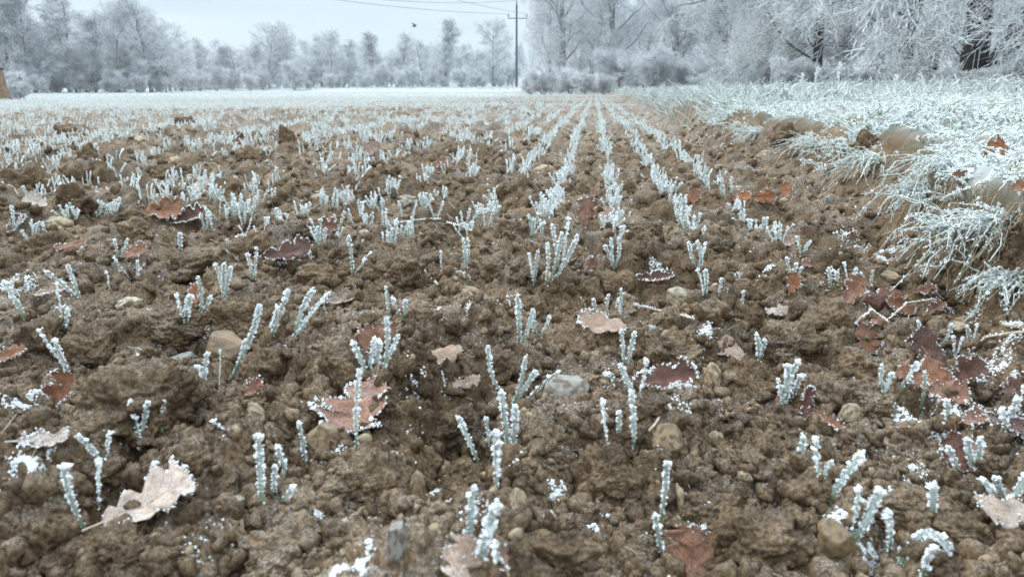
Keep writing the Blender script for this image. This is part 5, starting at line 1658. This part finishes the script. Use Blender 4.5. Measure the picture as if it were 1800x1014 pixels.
# wooden post at the far left with its frosted weeds
D = 24.0
x_, y_ = far_point(-2, D)
z_ = float(H(np.array([x_]), np.array([y_]))[0])
hp = far_z(0, 121, D) - z_
wpx = D / FPX
mb = MB()
def box(mb, x0, x1, y0, y1, z0, z1, tx=0):
    V = [[x0, y0, z0], [x1 + tx, y0, z0], [x1 + tx, y1, z0], [x0, y1, z0], [x0, y0, z1], [x1, y0, z1], [x1, y1, z1], [x0, y1, z1]]
    mb.add(V, Q=[[0, 3, 2, 1], [4, 5, 6, 7], [0, 1, 5, 4], [1, 2, 6, 5], [2, 3, 7, 6], [3, 0, 4, 7]])
post = link('wooden_post', None, loc=(x_, y_, z_), rot=(0, 0, YAW))
tag(post, 'short thick weathered wooden post at the left edge, end of the field', 'post')
box(mb, -.22, .12, -.10, .10, -.1, hp - .03, .09)
link('post_body', mb.mesh('post_body', False), M['wood'], post)
mb = MB(); box(mb, -.24, .14, -.12, .12, hp - .028, hp + .012)
link('cap_board', mb.mesh('cap_board', False), M['pole'], post)
for (px_, top, D) in ((16, 126, 25), (30, 138, 24.5)):
    tree(px_, top, D, 'bush', 2 if px_ < 20 else 3, 'frosted weed clump %s the wooden post' % ('rising close against' if px_ < 20 else 'lying low a step right of'), 'weeds at the wooden post', 1.0, name='frosted_weeds', cat='weed')
# small white marker
D = 80.0
x_, y_ = far_point(495, D)
z_ = float(H(np.array([x_]), np.array([y_]))[0])
v, q, uv = tubes(np.array([[[0, 0, -.05], [0, 0, .25], [0, 0, .56], [0, 0, .60]]]), np.array([[.07, .07, .06, .01]]), 8)
tag(link('marker_post', mesh_np('marker_post', v, q, uv), M['white_paint'], loc=(x_, y_, z_)), 'tiny white marker post at the far field edge before the trees', 'marker post')

# a bird crossing the sky
D = 60.0
x_, y_ = far_point(732, D)
z_ = far_z(732, 47, D)
import bmesh
bm = bmesh.new()
prof = [(-.20, .004), (-.16, .03), (-.06, .055), (.05, .055), (.11, .035), (.14, .042), (.175, .03), (.20, .008), (.235, .002)]
rings = []
for (xx, r_) in prof:
    rings.append([bm.verts.new((xx, r_ * math.cos(a), r_ * .9 * math.sin(a) + (.015 if xx > .12 else 0))) for a in np.arange(8) / 8 * 6.283])
for a, b in zip(rings, rings[1:]):
    for i in range(8): bm.faces.new((a[i], a[(i + 1) % 8], b[(i + 1) % 8], b[i]))
for s in (-1, 1):
    root_ = [(.08, .03 * s, .03), (-.06, .03 * s, .03)]
    mid_ = [(.10, .18 * s, .15), (-.05, .19 * s, .14)]
    tip_ = [(-.01, .40 * s, .21), (-.09, .36 * s, .19)]
    for th in (0, -.006):
        pass
    R1 = [bm.verts.new(p_) for p_ in root_ + mid_ + tip_]
    R2 = [bm.verts.new((p_[0], p_[1], p_[2] - .012)) for p_ in root_ + mid_ + tip_]
    for a in (R1, R2):
        bm.faces.new((a[0], a[2], a[3], a[1])); bm.faces.new((a[2], a[4], a[5], a[3]))
    for i, j in ((0, 2), (2, 4), (4, 5), (5, 3), (3, 1), (1, 0)): bm.faces.new((R1[i], R1[j], R2[j], R2[i]))
T1 = [bm.verts.new(p_) for p_ in ((-.17, .02, 0), (-.17, -.02, 0), (-.30, -.055, 0), (-.30, .055, 0))]
T2 = [bm.verts.new((v_.co.x, v_.co.y, -.01)) for v_ in T1]
bm.faces.new(T1); bm.faces.new(T2[::-1])
for i in range(4): bm.faces.new((T1[i], T1[(i + 1) % 4], T2[(i + 1) % 4], T2[i]))
bmesh.ops.recalc_face_normals(bm, faces=bm.faces)
me = bpy.data.meshes.new('bird'); bm.to_mesh(me); bm.free()
tag(link('bird', me, M['bird'], loc=(x_, y_, z_), rot=(R_(12), R_(-8), R_(35)), sc=(1.0, 1.0, 1.0)), 'small dark bird flying in the pale sky', 'bird')

# ------------------------------------------------------------------ the winter air
HAZE = 0.0013
mb = MB()
box(mb, -260, 260, -30, 260, -8, 24)
hz = link('haze', mb.mesh('haze', False))
tag(hz, 'thin winter haze over the field', None, None, 'stuff')
hm = bpy.data.materials.new('haze')
hm.use_nodes = True
nt = hm.node_tree
nt.nodes.clear()
o_ = nt.nodes.new('ShaderNodeOutputMaterial')
pv = nt.nodes.new('ShaderNodeVolumePrincipled')
pv.inputs['Color'].default_value = (0.90, 0.95, 1.0, 1)
pv.inputs['Density'].default_value = HAZE
nt.links.new(pv.outputs[0], o_.inputs['Volume'])
hz.data.materials.append(hm)
